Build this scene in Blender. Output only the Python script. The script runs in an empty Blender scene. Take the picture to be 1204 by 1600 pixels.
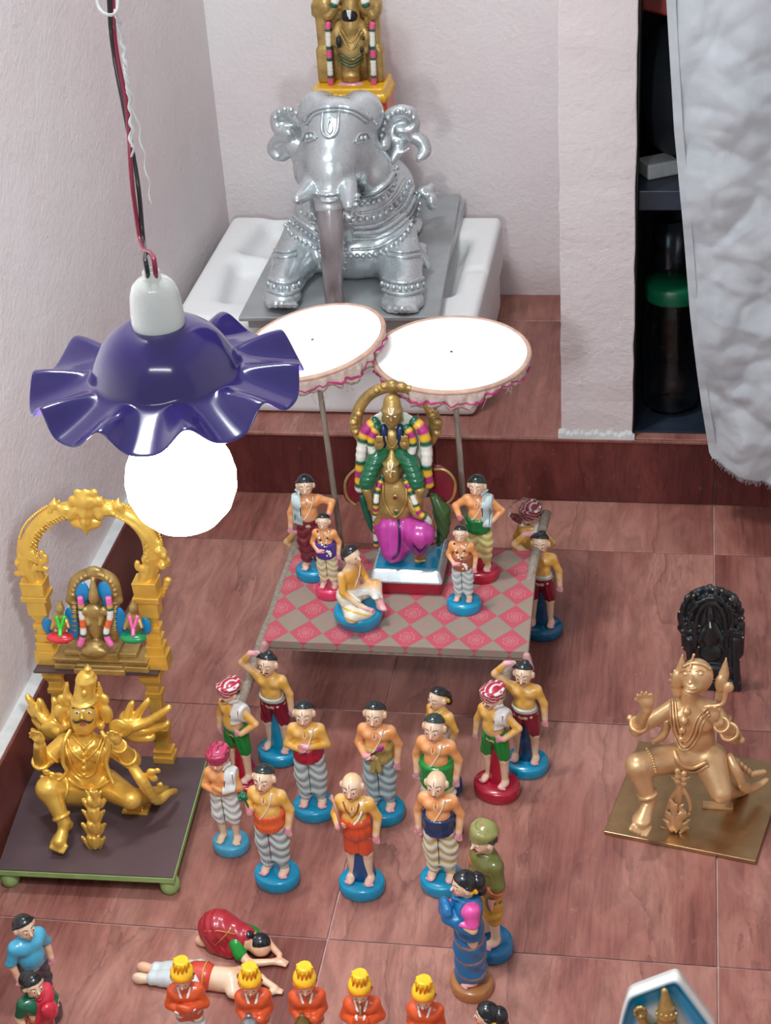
import bpy, bmesh, math, random
import numpy as np
from mathutils import Vector, Matrix
random.seed(4)
C = bpy.context.scene.collection
SC = bpy.context.scene
# ---------------------------------------------------------------- camera
FOC, HC = 2700.0, 1.5
def _n(v):
    v = np.array(v, float); return v/np.linalg.norm(v)
_Y = _n([497, 1703, -FOC]); _Z = -_n([319, -4300, -FOC]); _X = _n(np.cross(_Y, _Z)); _Z = _n(np.cross(_X, _Y))
RC = np.array([_X, _Y, _Z])
cd = bpy.data.cameras.new('camera'); cam = bpy.data.objects.new('camera', cd); C.objects.link(cam)
cd.sensor_fit = 'VERTICAL'; cd.sensor_height = 24; cd.lens = 24*FOC/1600; cd.clip_start = .05
cam.matrix_world = Matrix(((*RC[0], 0), (*RC[1], 0), (*RC[2], HC), (0, 0, 0, 1)))
SC.camera = cam
def W(u, v, Y):            # point of the room at depth Y seen at (u, v)
    d = RC @ np.array([u-602, -(v-800), -FOC]); return d*(Y/d[1])+np.array([0, 0, HC])
def F(u, v, z=0.):         # point at height z seen at (u, v)
    d = RC @ np.array([u-602, -(v-800), -FOC]); return d*((z-HC)/d[2])+np.array([0, 0, HC])
def PJ(p):
    c = RC.T @ (np.array(p, float)-[0, 0, HC]); return 602+FOC*c[0]/-c[2], 800-FOC*c[1]/-c[2], -c[2]
# ---------------------------------------------------------------- light and exposure
SC.view_settings.view_transform = 'Standard'; SC.view_settings.look = 'None'
SC.view_settings.gamma = 1; SC.view_settings.use_curve_mapping = False
SC.view_settings.exposure = 0.0
wd = bpy.data.worlds.new('room_air'); SC.world = wd; wd.use_nodes = True
wd.node_tree.nodes['Background'].inputs[0].default_value = (.93, .96, 1, 1)
wd.node_tree.nodes['Background'].inputs[1].default_value = .4
BULB_POWER = 240.
def area(name, loc, target, sx, sy, e, col=(1, 1, 1)):
    l = bpy.data.lights.new(name, 'AREA'); l.shape = 'RECTANGLE'; l.size = sx; l.size_y = sy; l.energy = e; l.color = col
    o = bpy.data.objects.new(name, l); C.objects.link(o); o.location = loc
    o.rotation_euler = (Vector(target)-Vector(loc)).to_track_quat('-Z', 'Y').to_euler()
    return o
area('ceiling_tube_light', (-.72, 1.75, 2.35), (-.3, 2.0, 0), .1, .6, 28, (.93, .97, 1))
area('room_tube_light', (-.15, -.35, 2.6), (-.3, 2.0, .1), 1.2, .12, 9, (.98, .99, 1))
# ---------------------------------------------------------------- materials
def lin(c):
    return tuple(((x/255)/12.92 if x/255 <= .04045 else ((x/255+.055)/1.055)**2.4) for x in c)
class N:
    def __init__(s, name):
        s.m = bpy.data.materials.new(name); s.m.use_nodes = True; s.t = s.m.node_tree
        s.b = s.t.nodes['Principled BSDF']
    def new(s, typ, **kw):
        n = s.t.nodes.new(typ)
        for k, v in kw.items():
            if k.startswith('_'): setattr(n, k[1:], v)
        return n
    def link(s, a, b): s.t.links.new(a, b)
    def val(s, x, sock):
        if isinstance(x, (int, float)): sock.default_value = x
        elif isinstance(x, tuple): sock.default_value = x
        else: s.link(x, sock)
    def m_(s, op, a, b=None, c=None):
        n = s.t.nodes.new('ShaderNodeMath'); n.operation = op; s.val(a, n.inputs[0])
        if b is not None: s.val(b, n.inputs[1])
        if c is not None: s.val(c, n.inputs[2])
        return n.outputs[0]
    def pos(s, scale=(1, 1, 1), obj=True):
        t = s.t.nodes.new('ShaderNodeTexCoord') if obj else s.t.nodes.new('ShaderNodeNewGeometry')
        mp = s.t.nodes.new('ShaderNodeMapping'); mp.inputs['Scale'].default_value = scale
        s.link(t.outputs['Object'] if obj else t.outputs['Position'], mp.inputs[0]); return mp.outputs[0]
    def noise(s, vec, scale, detail=4, rough=.55, dist=0):
        n = s.t.nodes.new('ShaderNodeTexNoise'); s.link(vec, n.inputs['Vector']); n.inputs['Scale'].default_value = scale
        n.inputs['Detail'].default_value = detail; n.inputs['Roughness'].default_value = rough; n.inputs['Distortion'].default_value = dist
        return n.outputs[0]
    def ramp(s, f, stops, interp='LINEAR'):
        r = s.t.nodes.new('ShaderNodeValToRGB'); s.link(f, r.inputs[0]); r.color_ramp.interpolation = interp
        while len(r.color_ramp.elements) < len(stops): r.color_ramp.elements.new(.5)
        for e, (p, c) in zip(r.color_ramp.elements, stops):
            e.position = p; e.color = (*c, 1) if len(c) == 3 else c
        return r.outputs[0]
    def mix(s, f, a, b, mode='MIX'):
        n = s.t.nodes.new('ShaderNodeMixRGB'); n.blend_type = mode; s.val(f, n.inputs[0])
        for x, i in ((a, 1), (b, 2)):
            if isinstance(x, tuple): n.inputs[i].default_value = (*x[:3], 1)
            else: s.link(x, n.inputs[i])
        return n.outputs[0]
    def bump(s, h, strength=.3, dist=.002):
        b = s.t.nodes.new('ShaderNodeBump'); b.inputs['Strength'].default_value = strength; b.inputs['Distance'].default_value = dist
        s.link(h, b.inputs['Height']); s.link(b.outputs[0], s.b.inputs['Normal'])
    def set(s, **kw):
        for k, v in kw.items():
            k = k.replace('_', ' ')
            i = s.b.inputs[k]
            if isinstance(v, (int, float)): i.default_value = v
            elif isinstance(v, tuple): i.default_value = (*v, 1) if len(v) == 3 else v
            else: s.link(v, i)
        return s.m
def paint(name, c, rough=.35, metal=0, var=.12, nscale=60, bump=.12, bscale=300, coat=0, spec=.5, vc=False, bd=.0006, **kw):
    n = N(name); p = n.pos()
    f = n.noise(p, nscale, 3)
    if vc:
        a = n.new('ShaderNodeVertexColor'); a.layer_name = 'Col'; base = a.outputs[0]
        col = n.mix(n.m_('MULTIPLY', f, var*1.2), base, (0.02, .015, .01), 'MIX') if var else base
    else:
        L = lin(c); col = n.ramp(f, [(.3, tuple(x*(1-var) for x in L)), (.7, tuple(min(1, x*(1+var)) for x in L))])
    n.bump(n.noise(p, bscale, 3), bump, bd)
    return n.set(Base_Color=col, Roughness=n.m_('ADD', n.m_('MULTIPLY', f, .15), rough-.07), Metallic=metal, Coat_Weight=coat, Specular_IOR_Level=spec, **kw)
# ---------------------------------------------------------------- object helpers
def tag(o, label=None, cat=None, group=None, kind=None):
    if label: o['label'] = label
    if cat: o['category'] = cat
    if group: o['group'] = group
    if kind: o['kind'] = kind
    return o
def empty(name, loc, rz=0, rot=None):
    o = bpy.data.objects.new(name, None); C.objects.link(o); o.location = tuple(loc); o.rotation_euler = rot or (0, 0, rz)
    o.empty_display_size = .02; return o
def mkmesh(name, V, Fc, mat, parent=None, col=None, smooth=True, loc=None):
    me = bpy.data.meshes.new(name); V = np.asarray(V, np.float32)
    if isinstance(Fc, np.ndarray):
        k = Fc.shape[1]; me.vertices.add(len(V)); me.vertices.foreach_set('co', V.ravel())
        me.loops.add(Fc.size); me.loops.foreach_set('vertex_index', Fc.ravel().astype(np.int32))
        me.polygons.add(len(Fc)); me.polygons.foreach_set('loop_start', np.arange(0, Fc.size, k, dtype=np.int32))
        me.update(calc_edges=True); me.validate()
    else:
        me.from_pydata([tuple(map(float, v)) for v in V], [], Fc)
    if smooth: me.polygons.foreach_set('use_smooth', np.ones(len(me.polygons), bool))
    if col is not None:
        a = me.color_attributes.new('Col', 'FLOAT_COLOR', 'POINT')
        a.data.foreach_set('color', np.hstack([col, np.ones((len(col), 1))]).astype(np.float32).ravel())
    me.materials.append(mat)
    o = bpy.data.objects.new(name, me); C.objects.link(o)
    if parent: o.parent = parent
    if loc is not None: o.location = tuple(loc)
    return o
def rotm(rx=0, ry=0, rz=0):
    from mathutils import Euler
    return np.array(Euler((math.radians(rx), math.radians(ry), math.radians(rz))).to_matrix())
class MB:
    """collects simple shapes into one mesh"""
    def __init__(s, o=(0, 0, 0)): s.V = []; s.F = []; s.o = np.array(o, float)
    def put(s, V, Fc):
        k = len(s.V); s.V += [np.array(v, float)-s.o for v in V]; s.F += [tuple(i+k for i in f) for f in Fc]; return s
    def box(s, lo, hi, R=None, c=None):
        lo = np.array(lo, float); hi = np.array(hi, float); m = (lo+hi)/2
        V = [np.array([(lo, hi)[i][0], (lo, hi)[j][1], (lo, hi)[k][2]]) for i in (0, 1) for j in (0, 1) for k in (0, 1)]
        if R is not None: V = [R@(v-m)+m for v in V]
        return s.put(V, [(0, 1, 3, 2), (4, 6, 7, 5), (0, 4, 5, 1), (2, 3, 7, 6), (0, 2, 6, 4), (1, 5, 7, 3)])
    def tube(s, pts, r, n=8, cap=True, closed=False, flat=1.):
        pts = [np.array(p, float) for p in pts]; m = len(pts); rr = r if hasattr(r, '__len__') else [r]*m
        V = []; up = None
        for i, p in enumerate(pts):
            t = pts[(i+1) % m if closed else min(i+1, m-1)]-pts[(i-1) if closed or i > 0 else 0]
            t = t/(np.linalg.norm(t)+1e-12)
            if up is None:
                a = np.array([0, 0, 1.]) if abs(t[2]) < .9 else np.array([1., 0, 0]); up = np.cross(np.cross(t, a), t)
            up = up-t*np.dot(up, t); up /= np.linalg.norm(up)+1e-12; sd = np.cross(t, up)
            for k in range(n):
                a = 2*math.pi*k/n; V.append(p+rr[i]*(math.cos(a)*sd+flat*math.sin(a)*up))
        Fc = []
        for i in range(m if closed else m-1):
            j = (i+1) % m
            for k in range(n): Fc.append((i*n+k, i*n+(k+1) % n, j*n+(k+1) % n, j*n+k))
        if cap and not closed: Fc += [tuple(range(n-1, -1, -1)), tuple((m-1)*n+k for k in range(n))]
        return s.put(V, Fc)
    def lathe(s, prof, c=(0, 0, 0), n=32, R=None, cap=True):
        V = []; m = len(prof); c = np.array(c, float)
        for r, z in prof:
            for k in range(n):
                a = 2*math.pi*k/n; v = np.array([r*math.cos(a), r*math.sin(a), z]); V.append(c+(R@v if R is not None else v))
        Fc = [(i*n+k, i*n+(k+1) % n, (i+1)*n+(k+1) % n, (i+1)*n+k) for i in range(m-1) for k in range(n)]
        if cap: Fc += [tuple(range(n-1, -1, -1)), tuple((m-1)*n+k for k in range(n))]
        return s.put(V, Fc)
    def ball(s, c, r, n=10, m=7, R=None):
        r = np.array(r if hasattr(r, '__len__') else (r, r, r), float); c = np.array(c, float); V = []
        for i in range(m+1):
            t = math.pi*i/m
            for k in range(n):
                a = 2*math.pi*k/n; v = r*np.array([math.sin(t)*math.cos(a), math.sin(t)*math.sin(a), -math.cos(t)])
                V.append(c+(R@v if R is not None else v))
        return s.put(V, [(i*n+k, i*n+(k+1) % n, (i+1)*n+(k+1) % n, (i+1)*n+k) for i in range(m) for k in range(n)])
    def build(s, name, mat, parent=None, smooth=True, bevel=0, loc=None, seg=2):
        o = mkmesh(name, s.V, s.F, mat, parent, smooth=smooth, loc=loc)
        if bevel:
            m = o.modifiers.new('bevel', 'BEVEL'); m.width = bevel; m.segments = seg; m.limit_method = 'ANGLE'
        if bevel and smooth:
            o.data.polygons.foreach_set('use_smooth', np.zeros(len(o.data.polygons), bool))
        return o
def spline(pts, n=8):
    P = [np.array(p, float) for p in pts]; P = [2*P[0]-P[1]]+P+[2*P[-1]-P[-2]]; out = []
    for i in range(1, len(P)-2):
        for k in range(n):
            t = k/n; a, b, c, d = P[i-1:i+3]
            out.append(.5*((2*b)+(c-a)*t+(2*a-5*b+4*c-d)*t*t+(3*b-a-3*c+d)*t**3))
    out.append(P[-2]); return out
# ---------------------------------------------------------------- implicit sculpting
def _capf(a, b, ra, rb):
    a = np.array(a, np.float32); ba = np.array(b, np.float32)-a; L = float(ba@ba)+1e-12
    def f(P):
        pa = P-a; h = np.clip((pa@ba)/L, 0, 1); return np.sqrt(((pa-h[:, None]*ba)**2).sum(1))-(ra+(rb-ra)*h)
    return f
def _ellf(c, r, R=None):
    c = np.array(c, np.float32); r = np.array(r, np.float32); Rt = None if R is None else np.array(R, np.float32)
    def f(P):
        q = P-c
        if Rt is not None: q = q@Rt
        k0 = np.sqrt(((q/r)**2).sum(1)); k1 = np.sqrt(((q/r**2)**2).sum(1))+1e-9; return k0*(k0-1)/k1
    return f
def _boxf(c, h, rd, R=None):
    c = np.array(c, np.float32); h = np.array(h, np.float32)-rd; Rt = None if R is None else np.array(R, np.float32)
    def f(P):
        q = P-c
        if Rt is not None: q = q@Rt
        q = np.abs(q)-h; return np.sqrt((np.maximum(q, 0)**2).sum(1))+np.minimum(q.max(1), 0)-rd
    return f
def smin(a, b, k):
    if k <= 0: return np.minimum(a, b)
    h = np.clip(.5+.5*(b-a)/k, 0, 1); return b*(1-h)+a*h-k*h*(1-h)
def surfnets(D, lo, res, sm=1):
    S = D < 0
    nx, ny, nz = D.shape
    cnt = np.zeros((nx-1, ny-1, nz-1), np.int8)
    for i in (0, 1):
        for j in (0, 1):
            for k in (0, 1): cnt += S[i:nx-1+i, j:ny-1+j, k:nz-1+k]
    act = (cnt > 0) & (cnt < 8); ijk = np.argwhere(act); idx = -np.ones(act.shape, np.int32); idx[act] = np.arange(len(ijk))
    I, J, K = ijk.T; val = {}
    for i in (0, 1):
        for j in (0, 1):
            for k in (0, 1): val[(i, j, k)] = D[I+i, J+j, K+k]
    acc = np.zeros((len(ijk), 3)); w = np.zeros(len(ijk))
    for ax in range(3):
        for a in (0, 1):
            for b in (0, 1):
                c0 = [0, 0, 0]; o = [x for x in range(3) if x != ax]; c0[o[0]] = a; c0[o[1]] = b; c1 = list(c0); c1[ax] = 1
                v0, v1 = val[tuple(c0)], val[tuple(c1)]; m = (v0 < 0) != (v1 < 0); t = v0/(v0-v1+1e-20)
                p = np.tile(np.array(c0, float), (len(ijk), 1)); p[:, ax] = t; acc += p*m[:, None]; w += m
    V = (acc/np.maximum(w, 1)[:, None]+ijk)*res+np.array(lo)
    Q = []
    for ax in range(3):
        A, B = [x for x in range(3) if x != ax]
        sl0 = [slice(None)]*3; sl1 = [slice(None)]*3; sl0[ax] = slice(0, -1); sl1[ax] = slice(1, None)
        ch = S[tuple(sl0)] != S[tuple(sl1)]; e = np.argwhere(ch); e = e[(e[:, A] > 0) & (e[:, B] > 0)]
        n = np.array(D.shape)-1; e = e[(e[:, A] < n[A]) & (e[:, B] < n[B])]
        if not len(e): continue
        def at(da, db):
            q = e.copy(); q[:, A] -= da; q[:, B] -= db; return idx[q[:, 0], q[:, 1], q[:, 2]]
        q = np.stack([at(1, 1), at(0, 1), at(0, 0), at(1, 0)], 1); ins = S[e[:, 0], e[:, 1], e[:, 2]]
        flip = ins if ax != 1 else ~ins
        q[~flip] = q[~flip][:, ::-1]; Q.append(q)
    Q = np.vstack(Q); Q = Q[(Q >= 0).all(1)]
    a = Q[:, [0, 1, 2, 3]].ravel(); b = Q[:, [1, 2, 3, 0]].ravel(); a, b = np.r_[a, b], np.r_[b, a]; cn = np.maximum(np.bincount(a, minlength=len(V)), 1)[:, None]
    for it in range(sm):
        V = V*.45+.55*np.stack([np.bincount(a, V[b, i], len(V)) for i in range(3)], 1)/cn
    return V, Q
class SD:
    """implicit body: smooth union of capsules, ellipsoids and boxes, meshed by surface nets"""
    def __init__(s, res, k=.0): s.res = res; s.k = k; s.ops = []; s.D = None; s.sm = 1
    def _add(s, f, lo, hi, k, op): s.ops.append((f, np.minimum(lo, hi), np.maximum(lo, hi), s.k if k is None else k, op)); return s
    def cap(s, a, b, ra, rb=None, k=None, op=1):
        rb = ra if rb is None else rb; a = np.array(a, float); b = np.array(b, float); R = max(ra, rb)
        return s._add(_capf(a, b, ra, rb), np.minimum(a, b)-R, np.maximum(a, b)+R, k, op)
    def path(s, pts, r, k=None, op=1):
        r = r if hasattr(r, '__len__') else [r]*len(pts)
        for i in range(len(pts)-1): s.cap(pts[i], pts[i+1], r[i], r[i+1], k, op)
        return s
    def ell(s, c, r, R=None, k=None, op=1):
        r = r if hasattr(r, '__len__') else (r, r, r)
        c = np.array(c, float); m = np.array(r) if R is None else np.full(3, max(r)); return s._add(_ellf(c, r, R), c-m, c+m, k, op)
    def box(s, c, h, rd=.0, R=None, k=None, op=1):
        c = np.array(c, float); m = np.array(h, float) if R is None else np.full(3, float(np.linalg.norm(h)))
        return s._add(_boxf(c, h, rd, R), c-m, c+m, k, op)
    def ev(s, P):
        P = np.asarray(P, np.float32); D = np.full(len(P), 9., np.float32)
        for f, lo, hi, k, op in s.ops:
            d = f(P); D = smin(D, d, k) if op > 0 else -smin(-D, d, k)
        return D
    def grid(s, pad=.0):
        if s.D is not None: return
        adds = [o for o in s.ops if o[4] > 0]; kk = max([o[3] for o in adds]+[0])
        lo = np.min([o[1] for o in adds], 0)-3*s.res-pad-kk*.3; hi = np.max([o[2] for o in adds], 0)+3*s.res+pad+kk*.3
        n = np.ceil((hi-lo)/s.res).astype(int)+1; s.lo = lo
        ax = [(lo[i]+np.arange(n[i])*s.res).astype(np.float32) for i in range(3)]; s.ax = ax
        D = np.full(n, 9., np.float32)
        for f, a, b, k, op in s.ops:
            m = k+3*s.res+pad; i0 = np.clip(np.floor((a-m-lo)/s.res).astype(int), 0, n); i1 = np.clip(np.ceil((b+m-lo)/s.res).astype(int)+1, 0, n)
            if (i1 <= i0).any(): continue
            g = np.meshgrid(*[ax[i][i0[i]:i1[i]] for i in range(3)], indexing='ij'); P = np.stack([x.ravel() for x in g], 1)
            d = f(P).reshape(g[0].shape); sl = tuple(slice(i0[i], i1[i]) for i in range(3))
            D[sl] = smin(D[sl], d, k) if op > 0 else -smin(-D[sl], d, k)
        s.D = D
    def P(s):
        return np.meshgrid(*s.ax, indexing='ij', sparse=True)
    def mesh(s, name, mat, parent=None, col=None, scale=1., origin=(0, 0, 0), warp=None, D=None):
        s.grid(); D = s.D if D is None else D
        if warp is not None: D = D+warp(*s.P()).astype(np.float32)
        if not (D < 0).any(): return None
        V, Q = surfnets(D, s.lo, s.res, s.sm)
        cc = None
        if col is not None: cc = col(V) if callable(col) else np.tile(np.array(col, float), (len(V), 1))
        return mkmesh(name, (V-np.array(origin))*scale, Q, mat, parent, cc)
    def shell(s, name, mat, off, region, parent=None, **kw):
        s.grid(); X, Y, Z = s.P(); return s.mesh(name, mat, parent, D=np.maximum(s.D-off, region(X, Y, Z)).astype(np.float32), **kw)
    def onto(s, pts, d=(0, 1, 0), start=.4, lift=0.):
        P = np.array(pts, float); d = (P-np.array([0, 0, HC])) if isinstance(d, str) else np.tile(np.array(d, float), (len(P), 1)); d = d/np.linalg.norm(d, axis=1)[:, None]
        P = P-d*start; t = np.zeros(len(P)); stop = np.zeros(len(P), bool)
        for _ in range(90):
            q = s.ev(P+t[:, None]*d); stop |= q < .0015; t = np.where(stop, t, t+np.maximum(q*.7, .001))
            if stop.all(): break
        bad = (t > .5) | ~stop
        if bad.any(): t = t.copy(); t[bad] = np.interp(np.flatnonzero(bad), np.flatnonzero(~bad), t[~bad]) if (~bad).any() else start+.2
        return P+(t-lift)[:, None]*d
# ================================================================ THE SETTING
YS, YB, XW, ZS = 2.445, 2.99, -.845, .119
def tile_mat(name, light, mid, dark, rough=.3):
    n = N(name); p = n.pos((1, 1, 1), obj=False)
    oi = n.new('ShaderNodeObjectInfo'); va = n.t.nodes.new('ShaderNodeVectorMath'); va.operation = 'ADD'; n.link(p, va.inputs[0])
    cx_ = n.t.nodes.new('ShaderNodeCombineXYZ'); n.link(n.m_('MULTIPLY', oi.outputs['Random'], 5.), cx_.inputs[1]); n.link(n.m_('MULTIPLY', oi.outputs['Random'], .6), cx_.inputs[2]); n.link(cx_.outputs[0], va.inputs[1]); p = va.outputs[0]
    sp = n.new('ShaderNodeSeparateXYZ'); n.link(p, sp.inputs[0]); X, Yc, Zc = sp.outputs
    mp = n.new('ShaderNodeMapping'); mp.inputs['Scale'].default_value = (1, .28, .35); n.link(p, mp.inputs[0]); q = mp.outputs[0]
    big = n.noise(q, 5, 4, .5, .4)
    med = n.noise(q, 17, 5, .6, .9)
    base = n.ramp(n.m_('ADD', n.m_('MULTIPLY', big, .7), n.m_('MULTIPLY', med, .3)), [(.4, lin(dark)), (.48, lin(mid)), (.58, lin(light))])
    # agate-like contour veins running along the tile
    fld = n.m_('ADD', n.m_('MULTIPLY', X, 7.), n.m_('MULTIPLY', n.noise(q, 8, 6, .55, .2), 2.4))
    fr = n.m_('FRACT', n.m_('MULTIPLY', fld, .9)); v1 = n.ramp(fr, [(0, (1, 1, 1)), (.03, (.55, .55, .55)), (.11, (.1, .1, .1)), (.35, (0, 0, 0))])
    fr2 = n.m_('FRACT', n.m_('MULTIPLY', fld, 9.)); v2 = n.ramp(fr2, [(0, (.32, .32, .32)), (.3, (0, 0, 0)), (.8, (0, 0, 0)), (1, (.32, .32, .32))])
    gate = n.ramp(n.noise(q, 6, 2), [(.45, (0, 0, 0)), (.58, (1, 1, 1))])
    c1 = n.mix(n.m_('MULTIPLY', v1, .5), base, lin(tuple(x*.62 for x in dark)))
    c2 = n.mix(n.m_('MULTIPLY', v2, gate), c1, lin(tuple(x*.8 for x in dark)))
    mf = n.new('ShaderNodeMapping'); mf.inputs['Scale'].default_value = (1, .035, .06); n.link(p, mf.inputs[0])
    fine = n.ramp(n.noise(mf.outputs[0], 210, 3, .7, .2), [(.3, (0, 0, 0)), (.7, (1, 1, 1))]); strk = n.ramp(n.noise(q, 34, 6, .65, 1.2), [(.42, (0, 0, 0)), (.62, (1, 1, 1))])
    c2 = n.mix(n.m_('MULTIPLY', strk, .4), c2, lin(tuple(x*.72 for x in dark)))
    c3 = n.mix(n.m_('MULTIPLY', fine, .3), c2, lin(light))
    dirt = n.ramp(n.noise(p, 55, 5, .75), [(.62, (0, 0, 0)), (.8, (.35, .35, .35))])
    c4 = n.mix(dirt, c3, lin((190, 165, 155)))
    n.bump(n.noise(p, 90, 3), .05, .0008)
    return n.set(Base_Color=c4, Roughness=n.m_('ADD', rough-.08, n.m_('MULTIPLY', big, .2)), Specular_IOR_Level=.4)
M = {}
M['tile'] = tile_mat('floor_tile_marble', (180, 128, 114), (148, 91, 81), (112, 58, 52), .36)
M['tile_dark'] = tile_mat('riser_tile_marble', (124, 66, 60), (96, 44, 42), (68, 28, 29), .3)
M['grout'] = paint('grout', (186, 150, 142), .8, var=.2, nscale=30)
M['ledge'] = paint('cement_ledge', (205, 208, 206), .8, var=.1, nscale=40, bump=.4, bscale=120, bd=.002)
def wall_mat(name, c, pink):
    n = N(name); p = n.pos((1, 1, 1), obj=False)
    f = n.noise(p, 2.2, 5, .6); g = n.noise(p, 9, 4)
    base = n.ramp(f, [(.35, lin(c)), (.7, lin(pink))])
    marks = n.ramp(n.noise(n.pos((1, 1, .35), obj=False), 26, 5, .7), [(.66, (0, 0, 0)), (.78, (.3, .3, .3))])
    base = n.mix(marks, base, lin(tuple(x*.82 for x in c)))
    h = n.m_('ADD', n.m_('MULTIPLY', n.noise(p, 120, 4, .6), .5), n.m_('MULTIPLY', g, 1.2))
    n.bump(h, .6, .006)
    return n.set(Base_Color=base, Roughness=.75, Specular_IOR_Level=.25)
M['wall'] = wall_mat('painted_plaster', (232, 229, 229), (232, 220, 221))
M['pillar'] = wall_mat('pillar_plaster', (214, 206, 206), (216, 202, 202))
M['niche'] = paint('niche_painted_shade', (30, 34, 40), .55, var=.3, nscale=14)  # near-black base colour stands in for the shade behind the curtain
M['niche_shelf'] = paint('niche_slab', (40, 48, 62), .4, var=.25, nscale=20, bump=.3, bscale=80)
def slab(name, lo, hi, mat, kind='structure', parent=None, bevel=0):
    c = ((lo[0]+hi[0])/2, (lo[1]+hi[1])/2, lo[2])
    o = MB(c).box(lo, hi).build(name, mat, parent, smooth=False, loc=c, bevel=bevel)
    if kind and not parent: o['kind'] = kind
    return o
floor = slab('floor', (-.86, .2, -.05), (1.2, YS+.02, -.0025), M['grout'])
gx = [-.828, -.387, .0675, .522, .98]; gy = [.575, 1.005, 1.435, 1.865, 2.295, YS]
g = .0011
def tile(name, lo, hi, mat, parent):
    pl = np.array(parent.location); c = (np.array(lo)+np.array(hi))/2
    o = MB(c).box(lo, hi).build(name, mat, parent, smooth=False, loc=c-pl, bevel=.0008, seg=1)
    return o
for i in range(4):
    for j in range(5):
        tile('tile', (gx[i]+g, gy[j]+g, -.0025), (gx[i+1]-g, gy[j+1]-g, random.uniform(-.0002, 0)), M['tile'], floor)
step = slab('floor', (-.86, YS+.004, -.05), (1.2, YB+.02, ZS-.0025), M['grout'])
for i in range(4):
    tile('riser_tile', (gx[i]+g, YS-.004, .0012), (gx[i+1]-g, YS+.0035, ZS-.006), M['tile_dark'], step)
    for a, b in ((YS, 2.875), (2.875, YB)):
        tile('tile', (gx[i]+g, a+g, ZS-.0025), (gx[i+1]-g, b-g, ZS), M['tile'], step)
    tile('step_nosing', (gx[i]+g, YS-.006, ZS-.0055), (gx[i+1]-g, YS+g*.5, ZS-.0003), M['tile'], step)
wl = slab('wall_left', (-.98, .2, -.05), (XW, YB+.1, 2.7), M['wall'])
wb = slab('wall_back', (XW, YB, -.05), (-.2, YB+.1, 2.7), M['wall'])
bb = slab('baseboard_left', (XW, .2, 0), (-.8275, YS-.005, ZS), M['ledge'])
for j in range(5):
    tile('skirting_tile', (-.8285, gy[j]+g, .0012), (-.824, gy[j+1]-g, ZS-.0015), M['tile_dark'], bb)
# pillar: slightly irregular plaster edges
def rough_box(name, lo, hi, mat, n=26, amp=.0014):
    bm = bmesh.new(); bmesh.ops.create_cube(bm, size=1)
    for v in bm.verts: v.co = Vector([(lo[i], hi[i])[v.co[i] > 0] for i in range(3)])
    bmesh.ops.subdivide_edges(bm, edges=[e for e in bm.edges if abs(e.verts[0].co.z-e.verts[1].co.z) > .5], cuts=n*3, use_grid_fill=True)
    rr = random.Random(3)
    for v in bm.verts:
        v.co.x += rr.uniform(-amp, amp); v.co.y += rr.uniform(-amp, amp)*.6
    me = bpy.data.meshes.new(name); c = Vector(((lo[0]+hi[0])/2, (lo[1]+hi[1])/2, lo[2])); bmesh.ops.translate(bm, verts=bm.verts, vec=-c); bm.to_mesh(me); bm.free()
    me.materials.append(mat); o = bpy.data.objects.new(name, me); C.objects.link(o); o.location = c; o['kind'] = 'structure'
    b = o.modifiers.new('b', 'BEVEL'); b.width = .002; b.segments = 2; b.limit_method = 'ANGLE'; b.angle_limit = .8
    return o
pil = rough_box('wall_pillar', (-.1795, YS+.001, ZS), (-.0655, YB+.05, 2.7), M['pillar'])
pf = MB((-.122, YS, ZS))
rr = random.Random(8)
pts = [(-.183+i*.0061, rr.uniform(.0075, .0095)) for i in range(20)]
np_ = 60; xs = np.linspace(-.184, -.062, np_); hs_ = [.012+.003*math.sin(i*.5)+.0018*math.sin(i*1.7)+rr.uniform(-.0008, .0008) for i in range(np_)]
Vf = [np.array([x, y, z]) for x, h in zip(xs, hs_) for (y, z) in ((YS-.0045, ZS-.004), (YS-.0035, ZS+h*.6), (YS-.0006, ZS+h), (YS+.003, ZS+h), (YS+.003, ZS-.004))]
pf.put(Vf, [(i*5+k, (i+1)*5+k, (i+1)*5+(k+1) % 5, i*5+(k+1) % 5) for i in range(np_-1) for k in range(5)]+[(0, 1, 2, 3, 4), tuple((np_-1)*5+k for k in (4, 3, 2, 1, 0))])
tr = pf.build('plaster_foot', M['ledge'], None, smooth=False, loc=(-.122, YS, ZS)); tr['kind'] = 'structure'; tr.name = 'trim_1'
# niche beside the pillar
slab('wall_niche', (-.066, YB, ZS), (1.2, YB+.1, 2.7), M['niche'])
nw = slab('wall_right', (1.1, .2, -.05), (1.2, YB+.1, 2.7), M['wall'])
liner = slab('wall_niche_side', (-.0655, YS+.012, ZS+.0005), (-.0635, YB, 2.69), M['niche'])  # thin liner on the pillar side, in the same painted shade
zsh = W(1030, 300, YS+.03)[2]
sh = slab('niche_shelf', (-.0635, YS+.03, zsh-.03), (1.1, YB, zsh+.002), M['niche_shelf'], kind=None, bevel=.002)
tag(sh, 'dark blue stone shelf in the niche behind the white curtain', 'shelf')
sh2 = slab('niche_shelf', (-.0635, YS+.1, .83), (1.1, YB, .86), M['niche_shelf'], kind=None)
tag(sh2, 'upper stone shelf high in the dark niche, above the frame', 'shelf')
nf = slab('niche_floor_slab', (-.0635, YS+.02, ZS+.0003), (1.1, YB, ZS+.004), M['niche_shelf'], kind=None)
nf.name = 'trim_2'; nf['kind'] = 'structure'
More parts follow.
